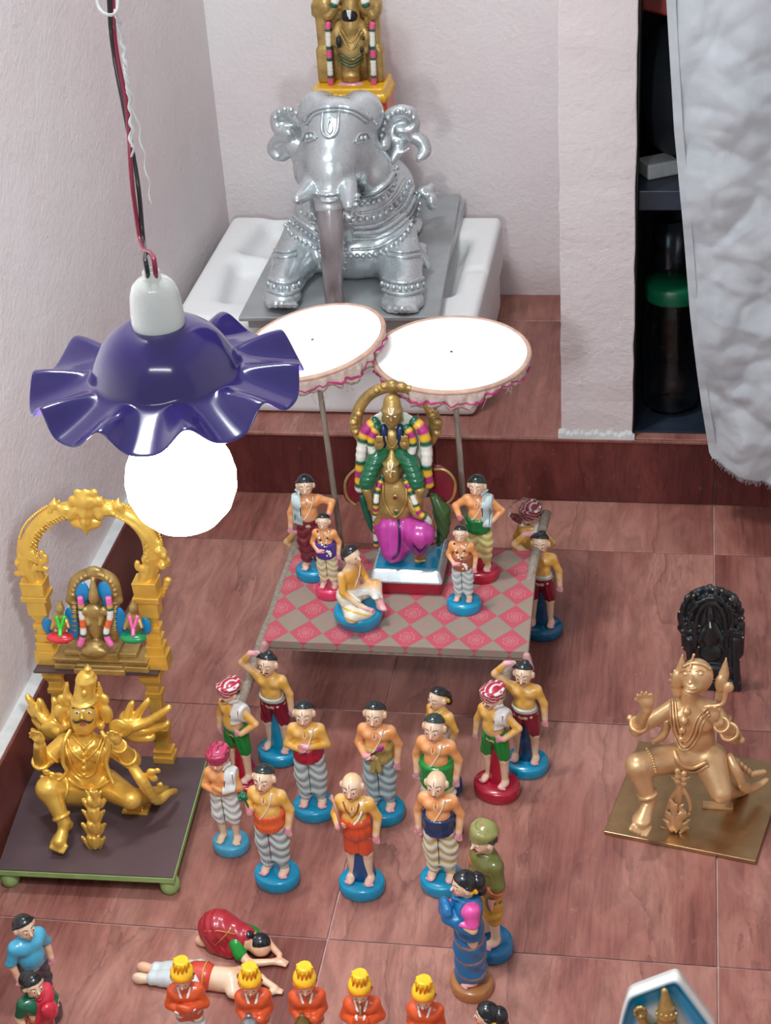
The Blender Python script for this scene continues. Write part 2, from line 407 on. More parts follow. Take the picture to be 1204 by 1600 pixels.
# ================================================================ PAINTED CLAY DOLLS
M['clay'] = paint('painted_clay', (255, 255, 255), .3, vc=True, var=.05, nscale=90, bump=.1, bscale=160, coat=.35, spec=.5)
_pc = {}
def P_(c, rough=.3, coat=.35):
    k = (c, rough)
    if k not in _pc: _pc[k] = paint('gloss_paint', c, rough, var=.1, nscale=70, bump=.1, bscale=200, coat=coat)
    return _pc[k]
L_ = lambda c: np.array(lin(c))
CREAM, YEL, ORG, PINK = (238, 205, 172), (222, 162, 26), (228, 142, 60), (238, 160, 176)
BLUE, RED, LBLUE, DBLUE = (4, 142, 182), (170, 26, 50), (70, 160, 195), (12, 70, 110)
HAIR = (28, 38, 42)
def sstep(a, b, x): t = np.clip((x-a)/(b-a), 0, 1); return t*t*(3-2*t)
def doll(name, label, at, rz=0, s=.165, skin=YEL, base=BLUE, br=.17, bh=.1, by=0, support=None, hair='bun', haircol=HAIR, turban=None, arms='down', lower='dhoti',
         lc=(200, 205, 200), fold=(150, 165, 165), line=None, sash=None, sashcol=None, knot=False, top=None, topcol=None, shawl=None, shawlcol=(214, 222, 220), mustache=False,
         thread=True, cmark=True, mark=True, look=0, nod=8, lean=0, fat=1., props=None, group=None, belt=None, garland=False, hz=0, ears=True, feetpink=True, res=.0082, rot=None, stance=.055, handpink=True, bw=.95):
    root = empty(name, at, math.radians(rz), rot); tag(root, label, 'figurine', group)
    z0 = bh
    b = SD(res, .022); A = np.array
    T = lambda x, y, z: A([x*bw, y, z+z0])
    ll = math.radians(lean)
    sg = stance
    for sx in (-1, 1):
        b.cap(T(sx*(sg+.005), .01, .05), T(sx*(sg+.01), 0, .27), .03, .04).cap(T(sx*(sg+.01), 0, .27), T(sx*.05, 0, .48), .042, .06)
        b.ell(T(sx*(sg+.02), -.035, .022), (.034, .062, .024), rotm(0, 0, -sx*14)).ell(T(sx*(sg+.005), .012, .03), (.028, .03, .03))
        for q in range(5): b.ell(T(sx*(sg+.032)+(q-2)*.0125, -.086+abs(q-2+sx)*.006, .013), (.0075, .013, .01), k=.005)
    b.ell(T(0, 0, .5), (.1, .075, .07)).ell(T(0, -.02, .595), (.093*fat, .078*fat, .1)).ell(T(0, 0, .7), (.118*bw, .076, .09))
    for sx in (-1, 1): b.ell(T(sx*.05, -.048, .71), (.045, .03, .036), k=.02)
    b.cap(T(0, .005, .76), T(0, -.005, .84), .045, .04)
    HCn = T(0, -.015, .9); hr = rotm(nod, 0, hz)
    Hp = lambda x, y, z: hr@A([x, y, z])+HCn
    b.ell(HCn, (.073, .082, .09), hr, k=.01).ell(Hp(0, -.03, -.05), (.05, .05, .042), hr, k=.02)
    b.cap(Hp(0, -.072, .01), Hp(0, -.098, -.022), .007, .0125, k=.01)
    for sx in (-1, 1):
        b.ell(Hp(sx*.03, -.062, -.03), (.022, .018, .02), k=.012)
        b.ell(Hp(sx*.03, -.07, .012), (.02, .01, .008), k=.008)
        if ears: b.ell(Hp(sx*.078, .0, -.01), (.014, .022, .034), hr, k=.006)
    b.ell(Hp(0, -.078, -.05), (.022, .012, .007), k=.006).ell(Hp(0, -.07, -.075), (.02, .016, .014), k=.012)
    presets = {'down': ((.165, .015, .6), (.155, -.03, .47), (.0, -.1, -1)), 'crossed': ((.16, -.02, .6), (.03, -.115, .615), (-1, .0, .1)),
               'chest': ((.155, 0, .6), (.06, -.13, .64), (-.5, -.1, .6)), 'hip': ((.22, .03, .62), (.13, -.06, .54), (-.9, -.1, -.3)),
               'waist': ((.16, .0, .6), (.07, -.12, .55), (-1, -.1, .1)), 'up': ((.25, -.02, .86), (.15, -.03, .985), (-1, .1, .1)),
               'join': ((.16, -.01, .61), (.04, -.15, .66), (-.25, -.1, 1)), 'pole': ((.17, -.02, .63), (.13, -.12, .72), (-.3, -.2, .9)),
               'down2': ((.17, .0, .6), (.18, -.02, .46), (.05, -.05, -1)), 'lap': ((.15, -.05, .55), (.08, -.17, .44), (-.2, -.8, -.3))}
    if isinstance(arms, str): arms = (arms, arms)
    hands = []
    for sx, a in zip((-1, 1), arms):
        e, w, h = presets[a] if isinstance(a, str) else a
        m = A([sx, 1, 1]); sh = T(sx*.116, .0, .74); e = T(*(A(e)*m)); w = T(*(A(w)*m)); h = A(h)*m; h = h/np.linalg.norm(h)
        if a == 'crossed' and sx > 0: w = w+A([0, -.012, .04]); 
        b.ell(sh-A([sx*.008, 0, .008]), (.042, .042, .042), k=.045).cap(sh-A([sx*.006, 0, .006]), e, .038, .032, k=.02).cap(e, w, .034, .025, k=.008)
        hc = w+h*.028; hands.append(hc); up = A([0, -1, 0]) if abs(h[1]) < .7 else A([0, 0, 1]); sd = np.cross(h, up); sd /= np.linalg.norm(sd)
        b.cap(w, hc, .024, .023, k=.008)
        for q in range(4):
            o = (q-1.5)*.0135; ln = (.05, .058, .055, .044)[q]; p0 = hc+sd*o; p1 = hc+sd*o*1.1+h*ln*.55+up*.004; p2 = p1+h*ln*.4-up*.008
            b.cap(p0, p1, .0085, .0078, k=.003).cap(p1, p2, .0078, .0065, k=.003)
        ts = -1 if a in ('crossed', 'waist') else 1
        b.cap(hc-h*.01, hc+sd*.03*ts+h*.016, .0095, .008, k=.004)
    if lean:
        pass
    cr, sk, pk = L_(CREAM), L_(skin), L_(PINK)
    def bc(V):
        x, y, z = V[:, 0], V[:, 1], V[:, 2]-z0
        t = sstep(.5, .56, z)*sstep(.82, .78, z)*sstep(.07, -.02, y)*(1-.55*sstep(.62, .56, z))
        t = np.maximum(t, sstep(.1, .14, np.abs(x))*sstep(.46, .55, z)*sstep(1.3, 1.2, z)*(.35+.65*sstep(0, 1, np.sin(x*40+z*30)*.5+.6)))
        t = t*(.8+.2*np.sin(z*70)*np.cos(x*60))
        t = np.maximum(t, .4*sstep(.95, 1.0, z)*(hair == 'bald'))
        c = cr+(sk-cr)*np.clip(t, 0, 1)[:, None]
        ck = np.exp(-(((np.abs(x)-.04)/.03)**2+((z-.87)/.03)**2))*(y < -.03)*.45; c = c+(L_((226, 130, 95))-c)*ck[:, None]
        if handpink:
            for hc in hands:
                d = np.linalg.norm(V-hc, axis=1); q = sstep(.055, .03, d)*.85; c = c+(pk-c)*q[:, None]
        if feetpink: q = sstep(.05, .02, z)*.8; c = c+(pk-c)*q[:, None]
        return c
    kw = dict(scale=s)
    b.grid(pad=.04)
    b.mesh('body', M['clay'], root, col=bc, **kw)
    S_ = lambda V: [np.array(v)*s for v in V]
    def stroke(nm, pts, r, c, closed=False, d=(0, 1, 0), head=False, lift=.002, flat=.6, start=.35, body=b):
        if head: pts = [Hp(*((p[0], -.2, p[1]) if len(p) == 2 else p)) for p in pts]; dd = hr@A([0, 1., 0]); st = 0.
        else: pts = [T(*((p[0], -.3, p[1]) if len(p) == 2 else p)) for p in pts]; dd = d; st = 0.
        q = body.onto(pts, dd, st, lift)
        return MB().tube(S_(q), r*s, 6, closed=closed, flat=flat).build(nm, P_(c), root)
    # face
    for sx in (-1, 1):
        e = b.onto([Hp(sx*.031, -.2, .004)], hr@A([0, 1., 0]), 0)[0]
        eb = MB().ball(e*s, A([.0125, .004, .006])*s, 10, 6).build('eye', P_((240, 238, 230), .2), root)
        MB().ball((e+hr@A([0, -.003, 0]))*s, A([.0062, .004, .0062])*s, 8, 6).build('iris', P_((22, 20, 24), .2), eb)
        stroke('eyebrow', [(sx*.014, .029), (sx*.03, .036), (sx*.05, .026)], .0032, (40, 28, 26), head=True)
    stroke('mouth', [(-.018, -.05), (0, -.053), (.018, -.05)], .005, (190, 50, 50), head=True)
    if mustache: stroke('moustache', [(-.034, -.036), (-.016, -.033), (0, -.037), (.016, -.033), (.034, -.036)], .006, (20, 20, 22), head=True)
    if mark:
        stroke('forehead_mark', [(-.013, .068), (-.011, .035), (0, .026), (.011, .035), (.013, .068)], .0035, (245, 240, 235), head=True)
        stroke('red_forehead_line', [(0, .064), (0, .036)], .003, (180, 30, 30), head=True)
    if cmark and top is None:
        stroke('chest_mark', [(-.013, .745), (-.012, .712), (0, .7), (.012, .712), (.013, .745)], .0035, (245, 240, 235))
        stroke('red_chest_line', [(0, .738), (0, .712)], .003, (180, 30, 30))
    # hair
    hcx, hcy, hcz = HCn
    def hreg(off):
        nrm = hr@A([0, .62, .78])
        return lambda X, Y, Z: np.maximum(np.maximum(off-((X-hcx)*nrm[0]+(Y-hcy)*nrm[1]+(Z-hcz)*nrm[2]), z0+.835-Z), np.sqrt((X-hcx)**2+(Y-hcy)**2+(Z-hcz)**2)-.112)
    if hair in ('bun', 'long', 'woman', 'short', 'knot'):
        b.shell('hair', P_(haircol, .25), .012, hreg({'short': .015, 'woman': .01}.get(hair, .035)), root, **kw)
        h = SD(res, .02)
        if hair == 'bun': h.ell(Hp(.012, .085, -.03), (.042, .03, .036)); 
        if hair == 'knot': h.ell(Hp(.01, .035, .088), (.035, .03, .022))
        if hair == 'woman': h.ell(Hp(0, .085, -.02), (.074, .06, .072)).ell(Hp(0, .1, -.1), (.05, .04, .045))
        if hair == 'long': h.ell(Hp(.02, .08, -.03), (.05, .035, .05)).ell(Hp(.03, .085, -.09), (.035, .03, .045))
        if h.ops: h.mesh('hair_bun', P_(haircol, .25), root, **kw)
        if hair in ('woman', 'long'): SD(res, .01).ell(Hp(.062, .05, -.04), (.016, .02, .034), rotm(30, 0, 0)).mesh('hair_flower', P_((236, 190, 40)), root, **kw)
    if turban:
        t = SD(res, .012); c1, c2, kind = turban
        if kind == 'wrap':
            t.ell(Hp(0, .012, .055), (.084, .09, .05), hr)
            for q in range(4):
                a = q*.9; pts = [Hp(.088*math.cos(u), .01+.092*math.sin(u), .05+.028*math.sin(u+a)+(q-1.5)*.004) for u in np.linspace(0, 2*math.pi, 14)]; t.path(pts, .017, k=.008)
            t.ell(Hp(.0, .1, .05), (.04, .03, .035))
            A1, A2 = L_(c1), L_(c2)
            def tc(V):
                q = (V-HCn)@hr; f = np.sin((q[:, 2]+q[:, 0]*.55)*190); m = sstep(.55, .75, f); return A1+(A2-A1)*m[:, None]
            t.mesh('turban', M['clay'], root, col=tc, **kw)
        elif kind == 'olive':
            t.ell(Hp(0, .012, .06), (.09, .095, .07), hr)
            for q in range(6):
                f_ = math.sqrt(1-(q/6.3)**2); pts = [Hp(.088*f_*math.cos(u), .01+.092*f_*math.sin(u), .035+q*.016+.026*math.cos(u+q*.5)*f_) for u in np.linspace(0, 2*math.pi, 14)]; t.path(pts, .011, k=.003)
            t.mesh('turban', P_(c1), root, **kw)
            SD(res, .01).cap(Hp(0, .0, .1), Hp(0, 0, .135), .022, .008).mesh('turban_tip', P_(c2), root, **kw)
        elif kind == 'tall':
            t.ell(Hp(0, .01, .055), (.094, .1, .066), hr).cap(Hp(0, .02, .06), Hp(.01, .04, .17), .054, .06, k=.01)
            for q in range(7):
                u = -1.9+q*.55; t.cap(Hp(.056*math.sin(u), .02-.056*math.cos(u), .1), Hp(.01+.063*math.sin(u), .04-.063*math.cos(u), .17), .008, .01, k=.004)
            t.box(Hp(.012, .05, .235), (.15, .15, .055), 0, hr@rotm(-14, 4, 0), op=-1, k=.006)
            t.mesh('turban', P_(c1, .3), root, **kw)
            for q in range(4):
                u = -.75+q*.5; MB().tube(S_([Hp(.068*math.sin(u), .02-.068*math.cos(u), .105), Hp(.004+.071*math.sin(u), .03-.071*math.cos(u), .135), Hp(.009+.074*math.sin(u), .038-.074*math.cos(u), .165)]), [.004*s, .007*s, .003*s], 6).build('turban_stripe', P_(c2), root)
            MB().tube(S_([Hp(.097*math.sin(u), .01-.104*math.cos(u), .05-.03*abs(math.sin(u))+.03*math.exp(-u*u*3)) for u in np.linspace(-1.5, 1.5, 13)]), .0045*s, 6).build('turban_band', P_(c2), root)
    # lower garment
    swag = lambda X, Y, Z: Z*74-((np.abs(X)-.062)*24)**2*1.1+X*16+Y*10+1.3*np.sin(X*31+Z*9)
    pleat = lambda amp: (lambda X, Y, Z: amp*np.sin(swag(X, Y, Z))*(Z < z0+.52))
    A1, A2 = L_(lc), L_(fold)
    def gcol(V):
        f = np.sin(swag(V[:, 0], V[:, 1], V[:, 2])); m = sstep(.1, .95, f)*(V[:, 2] < z0+.5)*.85; return A1+(A2-A1)*m[:, None]
    if lower in ('dhoti', 'dhoti_short'):
        zl = .1 if lower == 'dhoti' else .22
        d = SD(res, .02)
        for sx in (-1, 1): d.cap(T(sx*.058, 0, zl), T(sx*.062, -.005, .3), .052, .066).cap(T(sx*.062, -.005, .3), T(sx*.045, 0, .5), .066, .075)
        d.ell(T(0, 0, .53), (.108, .086, .05)).cap(T(0, -.03, zl+.06), T(0, -.04, .45), .03, .03)
        d.mesh('dhoti', M['clay'], root, col=gcol, warp=pleat(.006), **kw)
        if line: stroke('dhoti_border', [(.004, .54), (0, .45), (.0, .36), (0, .27), (-.004, zl+.07)], .0065, line, body=d, flat=.5)
    elif lower == 'shorts':
        d = SD(res, .014)
        for sx in (-1, 1): d.cap(T(sx*(sg+.008), 0, .31), T(sx*.052, 0, .46), .056, .068)
        d.ell(T(0, 0, .52), (.112, .088, .055)).box(T(0, 0, .245), (.2, .2, .03), op=-1, k=.004)
        d.mesh('shorts', P_(lc), root, warp=lambda X, Y, Z: .004*np.sin(X*130+Z*20), **kw)
        stroke('shorts_fold', [(0, .54), (-.006, .46), (-.012, .37)], .006, tuple(int(x*.25) for x in lc), body=d)
    elif lower == 'wrap':
        d = SD(res, .02).ell(T(0, -.008, .585), (.113, .105, .06)).ell(T(0, -.01, .5), (.112, .1, .1)); 
        for sx in (-1, 1): d.cap(T(sx*.05, 0, .3), T(sx*.04, -.005, .58), .062, .064)
        d.box(T(0, 0, .24), (.2, .2, .035), op=-1, k=.004)
        d.mesh('wrapped_cloth', P_(lc), root, warp=lambda X, Y, Z: .003*np.sin(X*150), **kw)
    elif lower == 'skirt':
        d = SD(res, .03).cap(T(0, 0, .06), T(0, 0, .3), .115, .108).cap(T(0, 0, .3), T(0, 0, .54), .108, .1).box(T(0, 0, -.05), (.3, .3, .08), op=-1, k=.006)
        d.mesh('saree_skirt', M['clay'], root, col=lambda V: np.where((np.abs(np.sin(V[:, 2]*22+V[:, 0]*6)) > .985)[:, None], A2, A1), warp=lambda X, Y, Z: .006*np.sin(Z*48+X*22+Y*15), **kw)
    if belt is not None:     # bare legs covered part: small band of cloth at the waist
        b.shell('waist_band', P_(belt), .014, lambda X, Y, Z: np.maximum(np.abs(Z-(z0+.56)+.1*X)-.024, np.abs(X)-.118), root, **kw)
    if sash:
        zc, hh, thick = sash
        d = SD(res, .01)
        for q in range(5):
            zz = zc-hh+2*hh*q/4; rx = .101+.004*math.sin(q*2); d.path([T(rx*math.cos(u), (rx-.014)*math.sin(u), zz-.018*(-math.sin(u))*(1-q/4)) for u in np.linspace(0, 2*math.pi, 17)], hh/2.4+.004, k=.006)
        d.ell(T(0, 0, zc), (.11, .092, hh))
        d.mesh('waist_sash', P_(sashcol), root, **kw)
        if knot:
            SD(res, .008).ell(T(.01, -.115, zc), (.028, .02, .024)).cap(T(0, -.115, zc), T(-.02, -.12, zc-.11), .018, .026).cap(T(.02, -.115, zc), T(.035, -.12, zc-.1), .016, .024).mesh('sash_knot', P_(tuple(int(x*.95) for x in sashcol)), root, warp=lambda X, Y, Z: .003*np.sin(X*260), **kw)
    if top:
        ztop, zbot, sleeve = top
        def reg(X, Y, Z):
            t = np.maximum(Z-(z0+.80), z0+zbot-Z)
            return np.maximum(t, np.minimum(z0+sleeve-Z, np.abs(X)-.115) if sleeve else np.abs(X)-.2)
        b.shell('upper_garment', P_(topcol), .012, reg, root, **kw)
    if shawl:
        side = 1 if 'R' in shawl else -1
        if 'towel' in shawl:
            b.shell('shoulder_towel', P_(shawlcol), .02, lambda X, Y, Z: np.maximum(np.maximum(np.abs(X*side-.095)-.045, z0+(.62 if 'short' in shawl else .5)-Z), Z-(z0+.85)), root, **kw)
            for xx in (.062, .128): stroke('towel_border', [(side*xx, z) for z in ((.78, .72, .66) if 'short' in shawl else (.77, .7, .62, .54))], .005, (150, 20, 60) if 'short' in shawl else (24, 60, 66), lift=.021)
        elif 'drape' in shawl:
            b.shell('draped_cloth', P_(shawlcol), .016, lambda X, Y, Z: np.maximum(np.maximum(np.abs((X*side)*.8+(.70+z0-Z)*-.6+.02)-.075, z0+.5-Z), Z-(z0+.82)), root, **kw)
    if thread and top is None:
        stroke('sacred_thread', [(.07, .8), (.06, .74), (.035, .68), (0, .62), (-.03, .58), (-.06, .565)], .0075, (240, 235, 225), lift=.0045)
    if garland:
        q = []
        for t in np.linspace(0, 1, 15): u = (t-.5)*2; q.append((.07*u, .60+.19*abs(u)**1.5))
        pts = b.onto([T(x, -.3, z) for x, z in q], (0, 1, 0), 0, .008); m1 = MB(); m2 = MB()
        for i, p in enumerate(pts): (m1 if i % 3 else m2).ball(p*s, .013*s, 7, 5)
        gg = m1.build('garland', P_((238, 235, 225)), root); m2.build('garland_beads', P_((60, 45, 40)), gg)
    # base
    bd = SD(res, .01); bx = br
    bd.box((0, by, bh*.45), (bx, br*.86, bh*.55), 0, k=0) if False else None
    MB().lathe([(bx*.96, 0), (bx*1.0, bh*.12), (bx, bh*.8), (bx*.93, bh*.98), (bx*.5, bh*1.02), (0.001, bh*1.02)], n=40).build('base', P_(base, .25), root)
    o = [c for c in root.children if c.name.startswith('base')][0]
    o.data.transform(Matrix.Diagonal((s, s*.88, s, 1))); o.data.transform(Matrix.Translation((0, by*s, 0)))
    if support:
        SD(res*1.2, .03).cap((0, .05, bh*.8), (0, .03, z0+.4), .1, .045).mesh('leg_support', P_(support, .25), root, **kw)
    root['H'] = s
    if props: props(root, b, T, Hp, stroke, hands, s, res, z0)
    del root['H']
    return root
def tube_prop(name, c, pts, r):
    return lambda root, b, T, Hp, stroke, hands, s, res, z0: MB().tube([np.array(T(*p))*s for p in pts], [x*s for x in r] if hasattr(r, '__len__') else r*s, 8).build(name, P_(c), root)
# ---------------------------------------------------------------- dolls on the floor
bearer_lift = dict(arms=('up', 'down2'), lower='shorts', lc=(128, 14, 44), belt=(205, 215, 205), mustache=True, thread=False, cmark=False, hair='knot')
def at(u, v, z=0.): return F(u, v, z)
doll('clay_doll', 'clay doll in green shorts and striped turban at the left pole, red base', at(380, 1226), -30, .156, base=RED, support=RED, br=.2, bh=.11,
     lower='shorts', lc=(10, 128, 50), arms=('down2', 'hip'), hair='short', turban=((176, 30, 62), (235, 225, 220), 'wrap'), shawl='R towel short', shawlcol=(226, 222, 216), mustache=True, thread=False, cmark=False, mark=False, stance=.075, hz=-12)
doll('clay_doll', 'moustached clay doll with arm over its head, front left corner of platform', at(437, 1181), -12, .158, base=BLUE, support=BLUE, br=.19, stance=.07, **bearer_lift)
doll('clay_doll', 'clay doll in green shorts and striped turban at the right pole, red base', at(776, 1236), -26, .156, base=RED, support=RED, br=.2, bh=.11,
     lower='shorts', lc=(10, 128, 50), arms=('down2', 'hip'), hair='short', turban=((176, 30, 62), (235, 225, 220), 'wrap'), shawl='R towel short', shawlcol=(226, 222, 216), mustache=True, thread=False, cmark=False, mark=False, stance=.075, hz=-10)
doll('clay_doll', 'moustached clay doll with arm over its head, front right corner of platform', at(822, 1199), -8, .158, base=BLUE, support=DBLUE, br=.19, stance=.07, **bearer_lift)
doll('clay_doll', 'maroon-shorts clay doll beside the back right corner of the platform', at(847, 987), -5, .158, base=(10, 92, 130), support=DBLUE, br=.19, stance=.07, **bearer_lift)
doll('clay_doll', 'clay doll with plastic-wrapped striped turban behind the back right platform corner', at(832, 940), -22, .156, base=RED, support=RED, br=.19,
     lower='shorts', lc=(10, 128, 50), arms=('down2', 'hip'), hair='short', turban=((150, 30, 52), (225, 215, 210), 'wrap'), shawl='R towel short', shawlcol=(226, 222, 216), thread=False, cmark=False, mark=False, mustache=True)
doll('clay_doll', 'clay doll hidden behind the platform back left, only bent yellow arm showing', at(497, 975), -8, .15, base=BLUE, support=BLUE, br=.19, stance=.07, **bearer_lift)
GRAY = (196, 204, 200); GF = (140, 160, 162)
doll('clay_doll', 'clay doll with crossed arms, red waist cloth and grey dhoti, left of centre', at(492, 1268), 3, .165, arms='crossed', lc=GRAY, fold=GF, line=(12, 92, 60), sash=(.54, .045, .01), sashcol=(170, 22, 48), fat=1.1)
def flower(root, b, T, Hp, stroke, hands, s, res, z0):
    h = hands[0]; MB().tube([h*s, (h+np.array([-.005, -.02, .07]))*s, (h+np.array([-.02, -.02, .12]))*s], .008*s, 6).build('flower_stem', P_((20, 100, 60)), root)
    m = MB(); c = h+np.array([-.022, -.03, .15]); rr = random.Random(2)
    for i in range(22):
        u = rr.uniform(0, 6.28); q = rr.uniform(-1, 1); m.ball((c+.03*np.array([math.cos(u)*math.sqrt(1-q*q), math.sin(u)*math.sqrt(1-q*q), q]))*s, .014*s, 7, 5)
    m.ball(c*s, .03*s); m.build('flower_bunch', P_((14, 104, 66)), root)
doll('clay_doll', 'clay doll holding a green flower bunch, orange waist cloth, pale grey dhoti', at(434, 1375), -8, .168, arms=(((.15, 0, .62), (.09, -.14, .66), (-.2, -.2, 1)), 'down'), lc=GRAY, fold=(120, 150, 150), line=(140, 16, 70), sash=(.53, .05, .01), sashcol=(224, 96, 48), props=flower, haircol=(30, 44, 44), fat=1.1)
doll('clay_doll', 'small clay doll with pink turban and folded arms on a light blue base', at(362, 1324), -3, .148, skin=ORG, base=LBLUE, arms='crossed', lower='dhoti_short', lc=(226, 226, 220), fold=(196, 202, 200), line=(10, 110, 60),
     hair='short', turban=((196, 60, 100), (120, 20, 50), 'wrap'), thread=False, cmark=False, mark=False, shawl='R towel short', shawlcol=(222, 224, 218), handpink=False, feetpink=False, br=.16)
def lotus(root, b, T, Hp, stroke, hands, s, res, z0):
    h = hands[0]; e = h+np.array([.1, -.02, .1]); MB().tube([(h-np.array([.03, 0, .03]))*s, e*s], .008*s, 6).build('lotus_stem', P_((60, 40, 40)), root)
    MB().ball(e*s, np.array([.022, .018, .036])*s, 10, 7, rotm(0, 35, 0)).build('lotus_bud', P_((150, 40, 120)), root)
doll('clay_doll', 'clay doll holding a purple bud, with knotted olive waist sash and grey dhoti', at(599, 1273), -4, .168, skin=ORG, arms=(((.155, 0, .6), (.07, -.13, .58), (-.9, -.1, .1)), 'down'), lc=(170, 192, 192), fold=(128, 152, 156), line=(20, 24, 30), sash=(.55, .045, .01), sashcol=(170, 150, 84), knot=True, hair='long', props=lotus, garland=False)
def staff(root, b, T, Hp, stroke, hands, s, res, z0):
    h = hands[0]; MB().tube([(h+np.array([.02, -.02, -.04]))*s, (h+np.array([-.04, -.01, .29]))*s], [.011*s, .009*s], 8).build('staff', P_((196, 140, 120)), root)
    MB().tube([(h+np.array([-.035, -.015, .22]))*s, (h+np.array([-.055, -.015, .27]))*s], [.007*s, .004*s], 6).build('staff_tip', P_((196, 120, 100)), root)
    stroke('sash_edge', [(.075, .78), (.07, .7), (.045, .64), (0, .59), (-.06, .57)], .008, (244, 240, 232), lift=.006)
    stroke('necklace', [(-.06, .79), (-.045, .72), (0, .655), (.045, .72), (.06, .79)], .009, (150, 80, 40), lift=.002)
doll('clay_doll', 'bald clay doll in an orange wrapped cloth holding a thin staff, front centre', at(566, 1388), -5, .168, hair='bald', arms=(((.16, 0, .6), (.1, -.12, .585), (-.6, -.3, .6)), 'down'), lower='wrap', lc=(214, 78, 40), support=(14, 70, 120), thread=False, props=staff)
doll('clay_doll', 'clay doll in green waist cloth on a red base, behind the navy-sash doll', at(689, 1299), -10, .172, skin=ORG, base=RED, arms='down', lc=(226, 222, 206), fold=(214, 186, 60), sash=(.49, .075, .01), sashcol=(20, 136, 52), haircol=(40, 58, 56))
doll('clay_doll', 'clay doll with long black hair and ear flower, facing left behind the green-sash doll', at(694, 1230), -38, .15, arms='down', lc=(226, 214, 214), fold=(160, 90, 130), hair='long', base=(12, 80, 140), haircol=(24, 28, 32), mark=True)
doll('clay_doll', 'bald clay doll with navy waist sash and yellow-striped dhoti', at(692, 1383), -6, .166, skin=ORG, hair='bald', arms='down', lc=(214, 214, 196), fold=(206, 176, 60), line=(110, 30, 60), sash=(.535, .05, .01), sashcol=(24, 52, 92))
def belt_(root, b, T, Hp, stroke, hands, s, res, z0):
    b.shell('coat_belt', P_((196, 96, 44)), .022, lambda X, Y, Z: np.abs(Z-(z0+.57)+.15*X)-.018, root, scale=s)
    MB().tube([T(-.03, -.12, .56)*s, T(.02, -.14, .46)*s], [.016*s, .01*s], 6).build('belt_end', P_((206, 100, 40)), root)
doll('clay_doll', 'clay doll in olive green coat and wound olive turban, behind the blue saree woman', at(766, 1482), -52, .172, base=(14, 110, 160), arms=('down', ((.15, 0, .6), (.12, -.05, .47), (0, -.1, -1))), lower='dhoti_short', lc=(206, 156, 50), fold=(190, 140, 44),
     hair='short', turban=((136, 134, 76), (206, 110, 60), 'olive'), top=(.8, .36, .5), topcol=(104, 106, 50), thread=False, cmark=False, mark=True, mustache=True, props=belt_)
def saree(root, b, T, Hp, stroke, hands, s, res, z0):
    b.shell('saree_drape', P_((20, 104, 156)), .026, lambda X, Y, Z: np.maximum(np.maximum(np.minimum(-(X+.0)-.03, .0-Y)*-1 if False else np.abs(X*.9+(Z-z0-.68)*.35-.03)-.075, z0+.46-Z), Z-(z0+.8)), root, scale=s)
    b.shell('blouse', P_((224, 84, 160)), .013, lambda X, Y, Z: np.maximum(np.maximum(Z-(z0+.79), z0+.64-Z), z0+.6-Z), root, scale=s)
    MB().ball(Hp(.075, .02, -.03)*s, np.array([.015, .02, .02])*s).build('earring', P_((236, 190, 40)), root)
doll('clay_doll', 'clay woman in a blue saree and pink blouse with black hair, facing left, brown base', at(737, 1541), -68, .162, skin=(236, 190, 150), base=(168, 110, 60), arms=('join', 'join'), lower='skirt', lc=(24, 106, 158), fold=(170, 120, 90), hair='woman', haircol=(14, 18, 22), thread=False, cmark=False, mark=False, props=saree, br=.17, bh=.09)
# musicians in the front row
OR_ = (214, 84, 36)
def holder(kind):
    def f(root, b, T, Hp, stroke, hands, s, res, z0):
        b.shell('shirt_collar', P_((238, 236, 230)), .017, lambda X, Y, Z: np.maximum(np.maximum(np.abs(np.abs(X)-(.035+(Z-z0-.76)*.35))-.011, np.abs(Z-(z0+.765))-.035), Y+.01), root, scale=s)
        if kind == 'pot_silver': MB().lathe([(.001, -.07), (.045, -.055), (.07, -.01), (.05, .035), (.02, .05), (.018, .08), (.026, .085), (.001, .087)], T(-.035, -.15, .6), 18).scale(s).build('silver_pot', paint('silver_pot', (170, 172, 176), .3, .7), root)
        if kind == 'pot_brass': MB().lathe([(.001, -.07), (.045, -.055), (.068, -.01), (.05, .035), (.02, .05), (.018, .09), (.001, .092)], T(-.045, -.15, .6), 18).scale(s).build('brass_pot', paint('brass_pot', (128, 104, 56), .35, .6), root)
        if kind == 'horn': MB().tube([T(0, -.1, .83)*s, T(0, -.17, .7)*s, T(.0, -.2, .56)*s], [.011*s, .013*s, .026*s], 10).build('pipe', P_((120, 96, 60)), root)
        if kind == 'cuffs':
            for sx, z in ((1, .62), (-1, .6)): MB().tube([T(sx*.02, -.145, z)*s, T(sx*.1, -.13, z+.03)*s], .007*s, 6).build('cuff', P_((238, 236, 230)), root)
    return f
def _scale(self, s): self.V = [v*s for v in self.V]; return self
MB.scale = _scale
